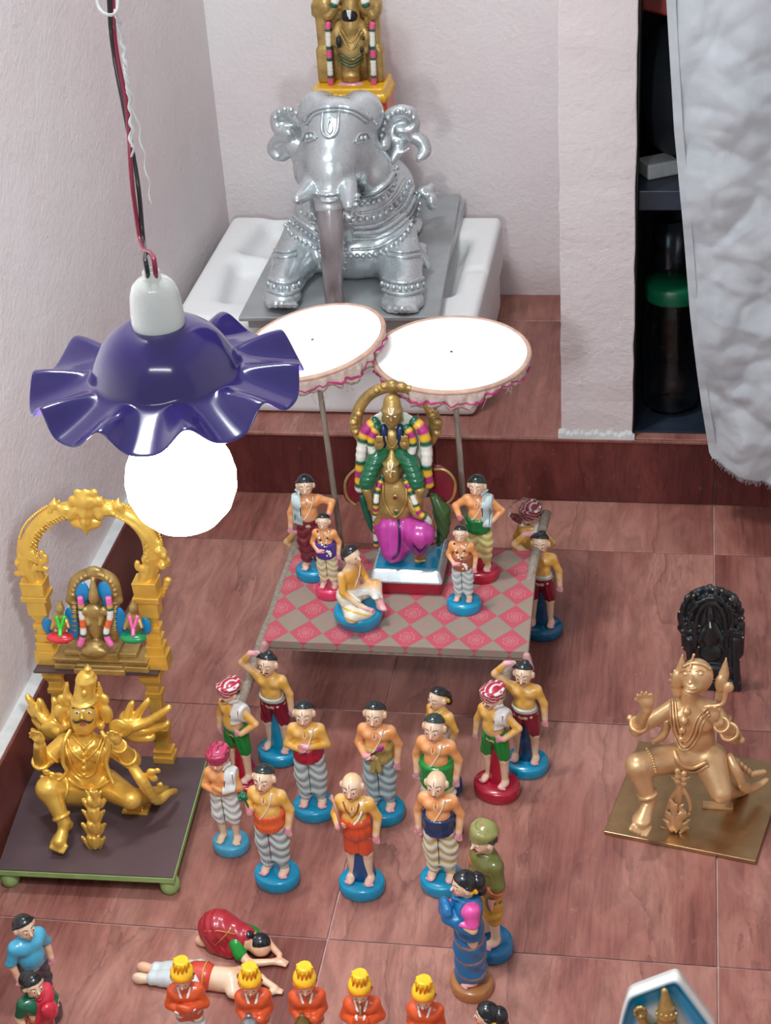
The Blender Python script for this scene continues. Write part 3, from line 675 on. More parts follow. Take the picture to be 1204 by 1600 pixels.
for (u, v, L, k, a, rz) in ((309, 1658, 'orange-coated clay musician in yellow turban, arms folded, leftmost of the row', 'cuffs', 'crossed', 8),
                        (411, 1668, 'orange-coated clay musician in yellow turban holding a silver pot', 'pot_silver', ((( .13, 0, .6), (.06, -.12, .57), (-1, -.1, .1)), ((.13, 0, .6), (.06, -.12, .6), (-1, -.1, .1))), 10),
                        (493, 1668, 'orange-coated clay musician in yellow turban holding a brown long-necked pot', 'pot_brass', ((( .13, 0, .6), (.06, -.12, .57), (-1, -.1, .1)), ((.13, 0, .6), (.06, -.12, .6), (-1, -.1, .1))), 10),
                        (576, 1680, 'orange-coated clay musician in yellow turban blowing a short pipe', 'horn', ('join', 'join'), 6),
                        (672, 1690, 'orange-coated clay musician in yellow turban, rightmost of the row', 'plain', ((( .13, 0, .6), (.06, -.12, .57), (-1, -.1, .1)), ((.13, 0, .6), (.06, -.12, .6), (-1, -.1, .1))), 0)):
    doll('clay_musician', L, at(u, v), rz, .134, base=(60, 66, 56), arms=a, lower='dhoti', lc=(226, 226, 220), fold=(200, 200, 196), hair='short', turban=((240, 186, 26), (214, 84, 30), 'tall'), top=(.8, .42, .55), topcol=OR_, thread=False, cmark=False, mark=False, props=holder(k), nod=14, fat=1., bw=.86, br=.15, group='turbaned clay musicians along the front row', handpink=False)
doll('clay_doll', 'clay boy in a light blue collared shirt with black hair, at the left edge', at(70, 1590), 52, .146, skin=(226, 150, 110), base=(70, 60, 60), arms='down', lower='dhoti', lc=(60, 60, 70), fold=(40, 40, 50), hair='short', haircol=(16, 22, 26), top=(.8, .5, .6), topcol=(72, 168, 200), thread=False, cmark=False, mark=False, br=.15)
def saree2(root, b, T, Hp, stroke, hands, s, res, z0):
    b.shell('blouse', P_((10, 92, 60)), .014, lambda X, Y, Z: np.maximum(np.maximum(Z-(z0+.79), z0+.64-Z), .0-X if False else z0+.6-Z), root, scale=s)
    b.shell('saree_drape', P_((196, 40, 60)), .026, lambda X, Y, Z: np.maximum(np.maximum(np.abs(X*.95-(Z-z0-.68)*.25-.035)-.08, z0+.45-Z), Z-(z0+.8)), root, scale=s)
doll('clay_doll', 'clay woman in a red saree and green blouse, black bun, below the boy in blue', at(82, 1672), 48, .136, skin=(236, 190, 150), base=(70, 60, 60), arms=('down', 'join'), lower='skirt', lc=(196, 40, 60), fold=(200, 150, 60), hair='woman', haircol=(14, 20, 22), thread=False, cmark=False, mark=False, props=saree2, br=.15)
def cymbals(root, b, T, Hp, stroke, hands, s, res, z0):
    R = rotm(62, 20, 10); c = (hands[0]+hands[1])/2
    m = MB()
    for dz in (0, .05): m.lathe([(.001, .03), (.03, .028), (.04, .008), (.085, 0), (.085, -.006), (.001, -.006)], c+R@np.array([0, 0, dz]), 24, R)
    m.scale(s).build('brass_cymbals', paint('brass', (196, 164, 84), .3, .85), root)
doll('clay_doll', 'clay doll in a maroon shirt holding brass cymbals, cut off at the bottom left corner', at(-22, 1690), 40, .14, skin=(236, 190, 150), base=(70, 60, 60), arms=('join', 'join'), lower='dhoti', lc=(200, 200, 190), hair='short', top=(.8, .45, .5), topcol=(120, 24, 40), thread=False, cmark=False, mark=False, props=cymbals)
doll('clay_doll', 'black-haired clay doll at the bottom edge, below the blue saree woman', at(771, 1730), -70, .142, skin=(226, 150, 110), base=(70, 60, 60), arms='down', lower='dhoti', lc=(206, 60, 40), hair='woman', haircol=(14, 18, 22), top=(.8, .5, .5), topcol=(206, 70, 40), thread=False, cmark=False, mark=False, hz=-20)
# ================================================================ PLATFORM, UMBRELLAS, LAMP, BOX, NICHE, CURTAIN
ZB = .15
def wood(name, c, rough=.6):
    n = N(name); f = n.noise(n.pos((1, 1, .06)), 160, 3)
    n.bump(f, .2, .0005)
    L = lin(c); return n.set(Base_Color=n.ramp(f, [(.3, tuple(x*.7 for x in L)), (.7, tuple(x*1.25 for x in L))]), Roughness=rough)
def cloth_mat():
    n = N('printed_cloth'); tc = n.new('ShaderNodeTexCoord'); sp = n.new('ShaderNodeSeparateXYZ'); n.link(tc.outputs['Object'], sp.inputs[0])
    x = n.m_('MULTIPLY', sp.outputs[0], 1/.046); y = n.m_('MULTIPLY', n.m_('ADD', sp.outputs[1], n.m_('MULTIPLY', sp.outputs[2], 1.)), 1/.0555)
    a = n.m_('ADD', n.m_('ADD', x, y), 40.2); b = n.m_('ADD', n.m_('SUBTRACT', x, y), 40.)
    fa = n.m_('FLOOR', a); fb = n.m_('FLOOR', b)
    par = n.m_('MODULO', n.m_('ADD', fa, fb), 2.)
    ra = n.m_('SUBTRACT', n.m_('SUBTRACT', a, fa), .5); rb = n.m_('SUBTRACT', n.m_('SUBTRACT', b, fb), .5)
    px = n.m_('ADD', ra, rb); py = n.m_('SUBTRACT', ra, rb)
    r = n.m_('SQRT', n.m_('ADD', n.m_('MULTIPLY', px, px), n.m_('MULTIPLY', n.m_('MULTIPLY', py, py), 1.3)))
    th = n.m_('ARCTAN2', py, px); pet = n.m_('MULTIPLY', n.m_('COSINE', n.m_('MULTIPLY', th, 8.)), .05)
    q = n.m_('ADD', r, pet)
    ring = n.ramp(q, [(0, (1, 1, 1)), (.05, (.8, .8, .8)), (.09, (0, 0, 0)), (.14, (0, 0, 0)), (.2, (1, 1, 1)), (.25, (0, 0, 0)), (.36, (0, 0, 0)), (.41, (.9, .9, .9)), (.46, (0, 0, 0))])
    nz = n.noise(n.pos(), 420, 2); ring = n.m_('MULTIPLY', ring, n.ramp(nz, [(.38, (.35, .35, .35)), (.55, (1, 1, 1))]))
    pink, grey = lin((196, 84, 100)), lin((152, 142, 126))
    A = n.mix(n.m_('MULTIPLY', ring, .8), pink, lin((216, 168, 164))); B = n.mix(n.m_('MULTIPLY', ring, .7), grey, lin((204, 108, 124)))
    c = n.mix(par, A, B); f = n.noise(n.pos(), 30, 3); c = n.mix(n.m_('MULTIPLY', f, .25), c, lin((120, 100, 96)))
    wv = n.m_('MULTIPLY', n.m_('SINE', n.m_('MULTIPLY', sp.outputs[0], 5200.)), n.m_('SINE', n.m_('MULTIPLY', sp.outputs[1], 5200.)))
    n.bump(n.m_('ADD', n.m_('MULTIPLY', wv, .2), n.noise(n.pos(), 60, 3)), .25, .001)
    return n.set(Base_Color=c, Roughness=.75, Specular_IOR_Level=.25)
M['wood'] = wood('weathered_wood', (150, 136, 122)); M['cloth'] = cloth_mat()
c0, c1, c2, c3 = F(410, 1000, ZB), F(825, 1018, ZB), F(840, 860, ZB), F(462, 857, ZB)
ctr = (c0+c2)/2; pr = empty('carried_platform', (ctr[0], ctr[1], 0)); tag(pr, 'platform board wrapped in pink and beige diamond printed cloth, carried by the clay dolls', 'platform')
def plate_mesh(name, cs, z0, z1, mat, parent, org, nu=24, nv=16, wob=0, bevel=0):
    V = []; Fc = []; rr = random.Random(5)
    cs = [np.array(c) for c in cs]
    for k, z in enumerate((z0, z1)):
        for i in range(nu+1):
            for j in range(nv+1):
                u, v = i/nu, j/nv; p = (cs[0]*(1-u)+cs[1]*u)*(1-v)+(cs[3]*(1-u)+cs[2]*u)*v; V.append(np.array([p[0], p[1], z])-org+np.array([0, 0, rr.uniform(-wob, wob)*k]))
    n = (nu+1)*(nv+1); I = lambda i, j, k: k*n+i*(nv+1)+j
    for i in range(nu):
        for j in range(nv): Fc += [(I(i, j, 1), I(i+1, j, 1), I(i+1, j+1, 1), I(i, j+1, 1)), (I(i, j, 0), I(i, j+1, 0), I(i+1, j+1, 0), I(i+1, j, 0))]
    for i in range(nu): Fc += [(I(i, 0, 0), I(i+1, 0, 0), I(i+1, 0, 1), I(i, 0, 1)), (I(i, nv, 0), I(i, nv, 1), I(i+1, nv, 1), I(i+1, nv, 0))]
    for j in range(nv): Fc += [(I(0, j, 0), I(0, j, 1), I(0, j+1, 1), I(0, j+1, 0)), (I(nu, j, 0), I(nu, j+1, 0), I(nu, j+1, 1), I(nu, j, 1))]
    o = mkmesh(name, V, Fc, mat, parent, smooth=False)
    if bevel: m = o.modifiers.new('b', 'BEVEL'); m.width = bevel; m.segments = 2; m.limit_method = 'ANGLE'
    return o
plate_mesh('cloth_cover', (c0, c1, c2, c3), ZB-.0125, ZB, M['cloth'], pr, np.array([ctr[0], ctr[1], 0]), 40, 26, .00025, .0012)
sk = [F(410+3, 1000, ZB)+np.array([0, .004, 0]), F(825, 1018, ZB)+np.array([-.004, .004, 0]), c2+np.array([-.004, -.004, 0]), c3+np.array([.004, -.004, 0])]
plate_mesh('board', sk, ZB-.0185, ZB-.0128, M['wood'], pr, np.array([ctr[0], ctr[1], 0]), 2, 2)
# cloth tie at the two front corners
for c, nm in ((c0, 'l'), (c1, 'r')):
    t = SD(.0016, .004); q = c-np.array([ctr[0], ctr[1], 0]); sx = 1 if nm == 'l' else -1
    t.cap(q+[.002*sx, -.001, -.006], q+[-.004*sx, -.006, -.024], .005, .004).cap(q+[.004*sx, .002, -.01], q+[.0*sx, -.008, -.03], .004, .0025)
    t.mesh('cloth_corner', P_((196, 150, 146), .7, 0), pr)
def pole(label, a, b, r, nseg=10):
    a = np.array(a); b = np.array(b); m = MB(a); rr = random.Random(int(a[0]*-1000))
    pts = [a+(b-a)*t+np.array([rr.uniform(-1, 1), 0, rr.uniform(-1, 1)])*.0008 for t in np.linspace(0, 1, nseg)]
    m.tube(pts, [r*(1+rr.uniform(-.06, .06)) for _ in pts], 12); o = m.build('carrying_pole', M['wood'], None, loc=a); tag(o, label, 'pole'); return o
pole('weathered wooden pole under the right edge of the platform, its tip rising at the back', F(781, 1094, .122), F(853, 802, .16), .0072)
pole('weathered wooden pole under the left edge of the platform, on the left bearers', F(371, 1112, .118), F(480, 800, .15), .0072)
# ------------------------------------------------ umbrellas
M['white_card'] = paint('white_card', (250, 250, 247), .7, var=.03, bump=.1)
M['tan'] = paint('tan_hoop', (196, 160, 140), .6, var=.2)
M['gauze'] = paint('gauze', (214, 196, 186), .85, var=.15, nscale=120, bump=.6, bscale=260, bd=.002)
M['magenta'] = paint('magenta_thread', (190, 60, 120), .8, var=.2)
def umbrella(label, bot, top, r, tilt):
    bot, top = np.array(bot), np.array(top); e = empty('ceremonial_umbrella', bot); tag(e, label, 'umbrella'); R = rotm(*tilt); c = top-bot
    MB().tube([np.zeros(3), c*.5+np.array([.0008, 0, 0]), c-R[:, 2]*.004], [.0042, .0042, .0038], 10).build('stick', M['wood'], e)
    MB().lathe([(.001, .0012), (r*.5, .001), (r-.003, 0), (r-.003, -.004), (.001, -.004)], c, 64, R).build('disc', M['white_card'], e, smooth=False)
    MB().tube([c+R@np.array([r*math.cos(u), r*math.sin(u), -.002]) for u in np.linspace(0, 2*math.pi, 64, endpoint=False)], .0036, 8, closed=True, flat=.9).build('hoop', M['tan'], e)
    MB().ball(c+np.array([0, 0, .0014]), (.002, .002, .0012), 6, 4).build('centre_pin', P_((60, 50, 50)), e)
    rr = random.Random(int(r*9999)); V = []; Fc = []; n = 150; m = 7
    ph = [rr.uniform(0, 6) for _ in range(4)]
    for i in range(n):
        u = 2*math.pi*i/n; dr = .014+.004*math.sin(3*u+ph[0])+.003*math.sin(7*u+ph[1])
        for j in range(m):
            t = j/(m-1); w = .0045*math.sin(u*23+ph[2]+t*2)*t+.0025*math.sin(u*47+t*3+ph[3])
            rad = r-.001+w-.008*t*t; V.append(c+R@np.array([rad*math.cos(u), rad*math.sin(u), -.003-t*dr*1.7+.002*math.sin(u*31)*t]))
    for i in range(n):
        for j in range(m-1): a = i*m+j; b = ((i+1) % n)*m+j; Fc.append((a, b, b+1, a+1))
    o = mkmesh('cloth_valance', V, Fc, M['gauze'], e); so = o.modifiers.new('s', 'SOLIDIFY'); so.thickness = .0008
    MB().tube([V[i*m+4]+R@np.array([.002*math.cos(2*math.pi*i/n), .002*math.sin(2*math.pi*i/n), .0015*math.sin(i*.7)]) for i in range(n)], [.0011+.0009*(math.sin(i*.31) > .2) for i in range(n)], 5, closed=True).build('coloured_thread', M['magenta'], e)
    th = MB()
    for q in range(26):
        u = rr.uniform(0, 6.283); p = V[int(u/6.283*n) % n*m+m-1]; th.tube([p, p+np.array([rr.uniform(-.004, .004), 0, -.005]), p+np.array([rr.uniform(-.008, .008), 0, -.01-rr.random()*.008])], .0004, 4)
    th.build('loose_threads', M['gauze'], e)['kind'] = 'stuff'
    return e
umbrella('white round umbrella on a thin stick, left of the two, partly behind the purple lamp', F(535, 868, ZB), W(488, 532, 2.10), .1, (4, -9, 0))
umbrella('white round umbrella on a thin stick, right of the two, with a pink-threaded fringe', F(729, 862, ZB), W(705, 551, 2.10), .106, (2, 1, 0))
# ------------------------------------------------ pendant lamp
BZ = 1.27
def Dp(u, v, d): return RC @ (np.array([u-602, -(v-800), -FOC])*d/FOC)+np.array([0, 0, HC])
bc = Dp(283, 752, BZ); K = BZ/2700
lamp = empty('pendant_lamp', bc); tag(lamp, 'purple wavy-rimmed pendant lamp shade with a white socket', 'lamp')
n = N('purple_plastic'); f = n.noise(n.pos(), 8, 2)
M['purple'] = n.set(Base_Color=n.ramp(f, [(.3, lin((50, 40, 108))), (.7, lin((60, 50, 122)))]), Roughness=.16, Coat_Weight=.5, Coat_Roughness=.06, Transmission_Weight=.0, Subsurface_Weight=.0)
zt = .128   # top of the dome above the bulb centre
V = []; Fc = []; nu, lob = 250, 10
prof = [(.017, 0), (.024, -.001), (.034, -.006), (.043, -.0145), (.049, -.0255), (.0512, -.031), (.0528, -.0355), (.0555, -.037), (.060, -.0377), (.068, -.039), (.078, -.0405), (.088, -.042), (.096, -.0435), (.0985, -.044)]
for i in range(nu):
    u = 2*math.pi*i/nu; w_ = lob*u+2.2; lb = math.cos(w_)+.22*math.cos(2*w_)*-1
    for (r, z) in prof:
        t = max(0, (r-.053)/.0455); s = lb
        rr_ = r-(.0012*(1-lb)*t if t > 0 else 0); V.append(np.array([rr_*math.cos(u), rr_*math.sin(u), zt+z-.0078*s*min(1, t*1.15)**.8]))
m = len(prof)
for i in range(nu):
    for j in range(m-1): a = i*m+j; b = ((i+1) % nu)*m+j; Fc.append((a, a+1, b+1, b))
o = mkmesh('lamp_shade', V, Fc, M['purple'], lamp); so = o.modifiers.new('s', 'SOLIDIFY'); so.thickness = .0014; so.offset = -1
ss = o.modifiers.new('ss', 'SUBSURF'); ss.levels = 1; ss.render_levels = 1
M['porcelain'] = paint('white_bakelite', (226, 232, 226), .25, var=.04, bump=.03, coat=.5)
MB().lathe([(.001, -.03), (.0185, -.03), (.0185, .0), (.0186, .003), (.0183, .012), (.0172, .022), (.0148, .0292), (.0105, .0335), (.0066, .0348), (.0062, .0352), (.0062, .0395), (.0052, .0405), (.004, .0404), (.0036, .037), (.001, .037)], (0, 0, zt), 40).build('socket', M['porcelain'], lamp)
MB().lathe([(.001, -.06), (.013, -.06), (.0135, -.03), (.001, -.03)], (0, 0, zt), 24).build('bulb_holder', P_((200, 200, 196)), lamp)
M['bulb'] = bpy.data.materials.new('lit_bulb'); M['bulb'].use_nodes = True; nt = M['bulb'].node_tree; nt.nodes.remove(nt.nodes['Principled BSDF'])
em = nt.nodes.new('ShaderNodeEmission'); em.inputs[0].default_value = (.9, .97, 1, 1); em.inputs[1].default_value = BULB_POWER; nt.links.new(em.outputs[0], nt.nodes['Material Output'].inputs[0])
bl = MB().lathe([(.0012, -.0405), (.014, -.0385), (.026, -.0315), (.0352, -.021), (.0402, -.008), (.041, .004), (.0385, .016), (.033, .028), (.0255, .04), (.018, .052), (.014, .066), (.001, .066)], (0, 0, 0), 36).build('light_bulb', M['bulb'], lamp)
bl['label'] = 'glowing white round light bulb'
top = np.array([0, 0, zt+.037]); top_w = bc+top
hook = Dp(173, 20, BZ*.99); hi = Dp(168, -160, BZ*.98)
def wire(ph, col, nm):
    pts = []
    ctrl = [top_w+[0, 0, -.01], top_w+[0, 0, .012], Dp(222, 380, BZ), Dp(211, 290, BZ), Dp(196, 170, BZ), Dp(181, 90, BZ), Dp(174, 20, BZ), hi]
    cs = spline(ctrl, 14); L = 0
    for i, p in enumerate(cs):
        if i: L += np.linalg.norm(cs[i]-cs[i-1])
        a = ph+L*24; pts.append(p-bc+np.array([math.cos(a), math.sin(a), 0])*.0021*(1+.5*math.sin(L*40)))
    MB().tube(pts, .0018, 8).build(nm, P_(col, .35), lamp)
wire(0, (150, 22, 62), 'red_wire'); wire(math.pi, (20, 20, 22), 'black_wire')
st = MB(hook); rr = random.Random(9)
base = [Dp(150, -40, BZ*.99), Dp(152, 5, BZ*.985), Dp(165, 22, BZ*.98), Dp(182, 18, BZ*.98), Dp(184, -20, BZ*.985), Dp(180, -80, BZ*.985)]
st.tube(spline(base, 8), .0012, 6)
for k in range(3):
    end = [(204, 230), (207, 245), (237, 318)][k]
    ctrl = [Dp(180, 15, BZ*.985), Dp(192, 60+8*k, BZ*.99), Dp(198, 120, BZ*.985), Dp((end[0]+198)/2+3, (end[1]+120)/2, BZ*.985), Dp(*end, BZ*.985)]
    cs = spline(ctrl, 16); st.tube([p+np.array([math.cos(i*.9+k*2), math.sin(i*.9+k*2), 0])*.0011 for i, p in enumerate(cs)], .0010 if k < 2 else .0006, 5)
o = st.build('hanging_string', P_((226, 228, 226), .85, 0), None, loc=hook); tag(o, 'frayed white string knotted round the lamp cable at the top', 'string')
# ------------------------------------------------ foam box
M['foam'] = paint('white_foam', (238, 240, 240), .6, var=.02, nscale=200, bump=.12, bscale=500, bd=.0006)
bx0, bx1, by0, by1, bz0, bz1 = -.822, -.318, 2.497, 2.935, ZS, .300
fb = SD(.0058, .006); cx, cy, cz = (bx0+bx1)/2, (by0+by1)/2, (bz0+bz1)/2
fb.box((cx, cy, cz-.004), ((bx1-bx0)/2-.006, (by1-by0)/2-.006, (bz1-bz0)/2-.0045), .012, k=0).box((cx, cy, bz1-.05), ((bx1-bx0)/2, (by1-by0)/2, .05), .012, k=.004)
for (hx, hy, sx_, sy_, a) in ((-.70, 2.84, .062, .07, -8), (-.715, 2.66, .05, .085, 6), (-.60, 2.74, .05, .12, 0), (-.52, 2.66, .07, .1, 0), (-.40, 2.72, .03, .12, 0), (-.56, 2.86, .1, .05, 0)):
    fb.box((hx, hy, bz1), (sx_, sy_, .034), .02, rotm(0, 0, a), k=.03, op=-1)
fb.ell((-.345, 2.7, bz1+.012), (.05, .018, .016), k=.006, op=-1)
o = fb.mesh('foam_box', M['foam'], None, origin=(cx, cy, bz0)); o.location = (cx, cy, bz0); tag(o, 'white moulded foam packing box under the silver elephant', 'box')
# metal tray
M['tray'] = paint('grey_metal_sheet', (172, 178, 180), .36, metal=.45, var=.12, nscale=20, bump=.08, bscale=60)
tz = .326
tl = [W(375, 505, 2.455), W(690, 470, 2.47)]
a0 = np.array([-.694, 2.445, tz]); a1 = np.array([-.372, 2.455, tz]); a2 = np.array([-.398, 2.972, tz]); a3 = np.array([-.694, 2.965, tz])
tro = np.array([-.54, 2.7, .3]); tr_ = empty('metal_tray', tro); tag(tr_, 'grey sheet metal tray on the foam box under the elephant', 'tray')
plate_mesh('tray_top', (a0, a1, a2, a3), .3185, tz, M['tray'], tr_, tro, 4, 4, 0, .0015)
q = MB(tro); q.box((-.683, 2.46, .3003), (-.388, 2.96, .319)); q.build('tray_body', M['tray'], tr_, smooth=False, bevel=.001)
# ------------------------------------------------ niche contents
M['pet'] = N('clear_plastic').set(Base_Color=(.95, .97, .97), Roughness=.06, Transmission_Weight=1., IOR=1.25)
jc = F(1047, 632, ZS+.004); r = .0485
jar = empty('plastic_jar', jc); tag(jar, 'clear plastic jar with a green screw lid in the dark niche', 'jar')
MB().lathe([(.001, .003), (r*.5, .0045), (r*.8, .001), (r*.97, .006), (r, .02), (r, .165), (r*.97, .182), (r*.86, .198), (r*.86, .206), (r*.84, .206), (r*.84, .197), (r*.95, .18), (r*.98, .165), (r*.98, .02), (r*.93, .008), (.001, .006)], (0, 0, 0), 48).build('jar_body', M['pet'], jar)
lid = MB(); lid.lathe([(.001, .196), (r*.93, .196), (r*.95, .199), (r*.95, .219), (r*.9, .223), (.001, .224)], (0, 0, 0), 60); lid.build('lid', P_((10, 92, 62), .35), jar)
t = F(1032, 560, ZS+.004)+np.array([.0, .2, 0]); t[1] = 2.72; t[0] = -.018
o = MB().lathe([(.001, 0), (.022, 0), (.026, .2), (.0275, .262), (.026, .262), (.02, .01), (.001, .01)], (0, 0, 0), 32).build('steel_tumbler', paint('steel', (110, 122, 130), .25, .85), None, loc=t); tag(o, 'tall steel tumbler standing behind the green-lidded jar', 'tumbler')
p = W(1028, 222, YS+.1); p[2] = zsh+.0022
o = MB().box((-.026, -.02, 0), (.026, .02, .024)).build('soap_box', P_((176, 178, 178), .6, 0), None, smooth=False, bevel=.003, loc=p); o.rotation_euler = (0, 0, .5); tag(o, 'small white carton lying on the dark niche shelf', 'box')
p = W(1100, 55, YS+.17)
o = MB().lathe([(.001, -.12), (.05, -.115), (.09, -.08), (.105, -.02), (.1, .04), (.07, .09), (.001, .1)], (0, 0, 0), 40).build('dark_pot', P_((34, 38, 44), .35), None, loc=(p[0]-.0, p[1], 0.)); o.location.z = zsh+.0022+.12; tag(o, 'rounded dark pot on the niche shelf behind the curtain edge', 'pot')
pz = .83
o = MB().box((-.05, -.012, -.03), (.04, .012, .03)).build('red_packet', P_((176, 50, 36), .5), None, smooth=False, bevel=.004, loc=(W(1022, -6, YS+.1)[0], YS+.16, .826)); 
o.data.transform(Matrix.Rotation(.25, 4, 'Y')); o.location.z = W(1022, -4, YS+.16)[2]+.01; tag(o, 'red packet corner hanging at the top of the dark niche', 'packet')
# ------------------------------------------------ curtain
def curtain():
    edge = [(1038, -120), (1042, 0), (1054, 200), (1066, 330), (1078, 480), (1092, 600), (1108, 705), (1114, 716)]
    yc = 2.385; E = [W(u, v, yc) for u, v in edge]; hem = [E[-1], W(1150, 737, yc), W(1204, 752, yc), W(1290, 785, yc), W(1400, 800, yc)]
    zt_ = 1.05; nu, nv = 150, 230; V = []; G = {}
    ez = [e[2] for e in E][::-1]; ex = [e[0] for e in E][::-1]; hx = [h[0] for h in hem]; hz = [h[2] for h in hem]
    from mathutils import noise as mn
    for i in range(nu+1):
        s = (i/nu); 
        for j in range(nv+1):
            t = j/nv; x1 = .50
            zb = np.interp(E[-1][0]+s*(x1-E[-1][0]), hx, hz); z = zb+(zt_-zb)*t
            xl = np.interp(z, ez, ex); x = xl+s*(x1-xl)
            p = Vector((x, 0, z))
            a = mn.noise(p*7.5+Vector((3, 0, 1))); b = abs(mn.noise(Vector((x*9+z*7, 4, z*11-x*5)))); c_ = abs(mn.noise(Vector((x*26-z*12, 9, z*24+x*9)))); d_ = abs(mn.noise(Vector((x*14+z*22, 1, z*13-x*17))))
            low = 1.-.45*t
            y = yc+.01*a-.012*(1-b*2.2)*low*.45-.0016*c_*low-.006*(d_)*low-.012*max(0, .12-abs((x-.09)+(z-.35)*.5))*8*(1-t)+.012*math.sin(x*26+z*3)*t
            vv = mn.voronoi(Vector((x*8.5-z*3, 2, z*7+x*4)))[0]; v2 = mn.voronoi(Vector((x*19+z*6, 7, z*17-x*8)))[0]; y -= (.03*(vv[1]-vv[0])+.008*(v2[1]-v2[0]))*(.35+.65*(1-t))
            f = min(1, s*12); y = yc+(y-yc)*(.35+.65*f)
            jz = (mn.noise(Vector((x*90, 0, 3)))*.004 if j == 0 else 0)
            V.append((x, y-.02*t, z+jz))
    Fc = [(i*(nv+1)+j, (i+1)*(nv+1)+j, (i+1)*(nv+1)+j+1, i*(nv+1)+j+1) for i in range(nu) for j in range(nv)]
    n = N('white_cotton'); f = n.noise(n.pos(), 14, 3); w = n.noise(n.pos((1, 1, 1)), 700, 2)
    n.bump(n.m_('ADD', n.m_('MULTIPLY', w, .15), n.noise(n.pos(), 45, 4, .6)), .35, .004)
    mt = n.set(Base_Color=n.ramp(f, [(.3, lin((174, 179, 184))), (.7, lin((190, 195, 200)))]), Roughness=.8, Specular_IOR_Level=.2, Subsurface_Weight=0.)
    c = np.mean([V[0], V[-1]], 0); root = empty('white_curtain', (c[0], yc, zt_)); tag(root, 'crumpled white cloth curtain hanging over the dark niche at right', 'curtain')
    o = mkmesh('curtain_cloth', np.array(V)-np.array([c[0], yc, zt_]), np.array(Fc), mt, root); so = o.modifiers.new('s', 'SOLIDIFY'); so.thickness = .0016
    # folded hem along the left edge
    Vh = []
    for j in range(nv+1):
        v = np.array(V[j]); w_ = .0115
        for (dx, dy) in ((-.0006, .001), (-.0008, -.0022), (w_, -.0026), (w_+.001, .0)): Vh.append(v+np.array([dx, dy-.001, 0])-np.array([c[0], yc, zt_]))
    Fh = [(j*4+k, (j+1)*4+k, (j+1)*4+(k+1) % 4, j*4+(k+1) % 4) for j in range(nv) for k in range(4)]
    mkmesh('side_hem', Vh, Fh, mt, root, smooth=False)
    fr = MB(); rr = random.Random(4)
    for i in range(0, nu, 1):
        p = np.array(V[i*(nv+1)])-np.array([c[0], yc, zt_])
        for q in range(2): fr.tube([p+[rr.uniform(-.002, .002), 0, .001], p+[rr.uniform(-.003, .003), 0, -.003-rr.random()*.005]], .0004, 3, cap=False)
    fr.build('frayed_edge', mt, root)['kind'] = 'stuff'
    rd = MB((c[0], yc, zt_)).tube([(-.03, yc-.01, zt_), (1.0, yc-.01, zt_)], .006, 10).build('curtain_rod', P_((150, 150, 150)), root)
curtain()
# ---------------------------------------------------------------- dolls on the platform
W_ = lambda u, v: F(u, v, ZB)
doll('clay_doll', 'clay doll with white shoulder towel holding the left umbrella stick, blue base', W_(491, 898), 8, .15, skin=ORG, arms=('down2', ((.24, .02, .68), (.2, -.1, .6), (-.1, -.6, .6))), lc=(124, 40, 50), fold=(96, 26, 38), shawl='L towel', shawlcol=(190, 208, 208), hair='short', haircol=(24, 36, 44))
doll('clay_doll', 'clay doll with white shoulder towel holding the right umbrella stick, red base', W_(751, 900), -6, .15, base=RED, support=RED, skin=ORG, arms=(((.22, -.02, .66), (.14, -.16, .62), (-.2, -.5, .6)), 'hip'), lc=(216, 212, 150), fold=(206, 170, 60), sash=(.5, .05, .01), sashcol=(14, 112, 50), shawl='R towel', shawlcol=(190, 208, 208), hair='short', haircol=(24, 44, 44))
def flowers(root, b, T, Hp, stroke, hands, s, res, z0):
    m = MB(); c = (hands[0]+hands[1])/2; rr = random.Random(1)
    for i in range(9): m.ball((c+np.array([rr.uniform(-.03, .03), -.03, rr.uniform(-.01, .06)]))*s, .014*s, 7, 5)
    m.build('held_blossoms', P_((240, 230, 226)), root)
doll('clay_doll', 'small clay doll with purple waist cloth on a red base, left of the shrine', W_(516, 929), 0, .118, skin=ORG, base=(214, 60, 100), arms=('waist', 'down'), lc=(224, 218, 190), fold=(214, 180, 80), line=(60, 20, 60), sash=(.53, .065, .01), sashcol=(72, 50, 136), props=flowers, garland=True, hair='bun', haircol=(24, 36, 40), thread=False, bh=.13, br=.17, res=.0105)
doll('clay_doll', 'small clay doll with brown waist cloth on a blue base, right of the shrine', W_(725, 950), -4, .118, skin=ORG, arms=('waist', 'down'), lc=(206, 214, 210), fold=(150, 176, 176), line=(12, 80, 60), sash=(.54, .06, .01), sashcol=(160, 92, 60), props=flowers, garland=True, hair='bun', haircol=(24, 44, 44), thread=False, bh=.13, br=.2, res=.0105)
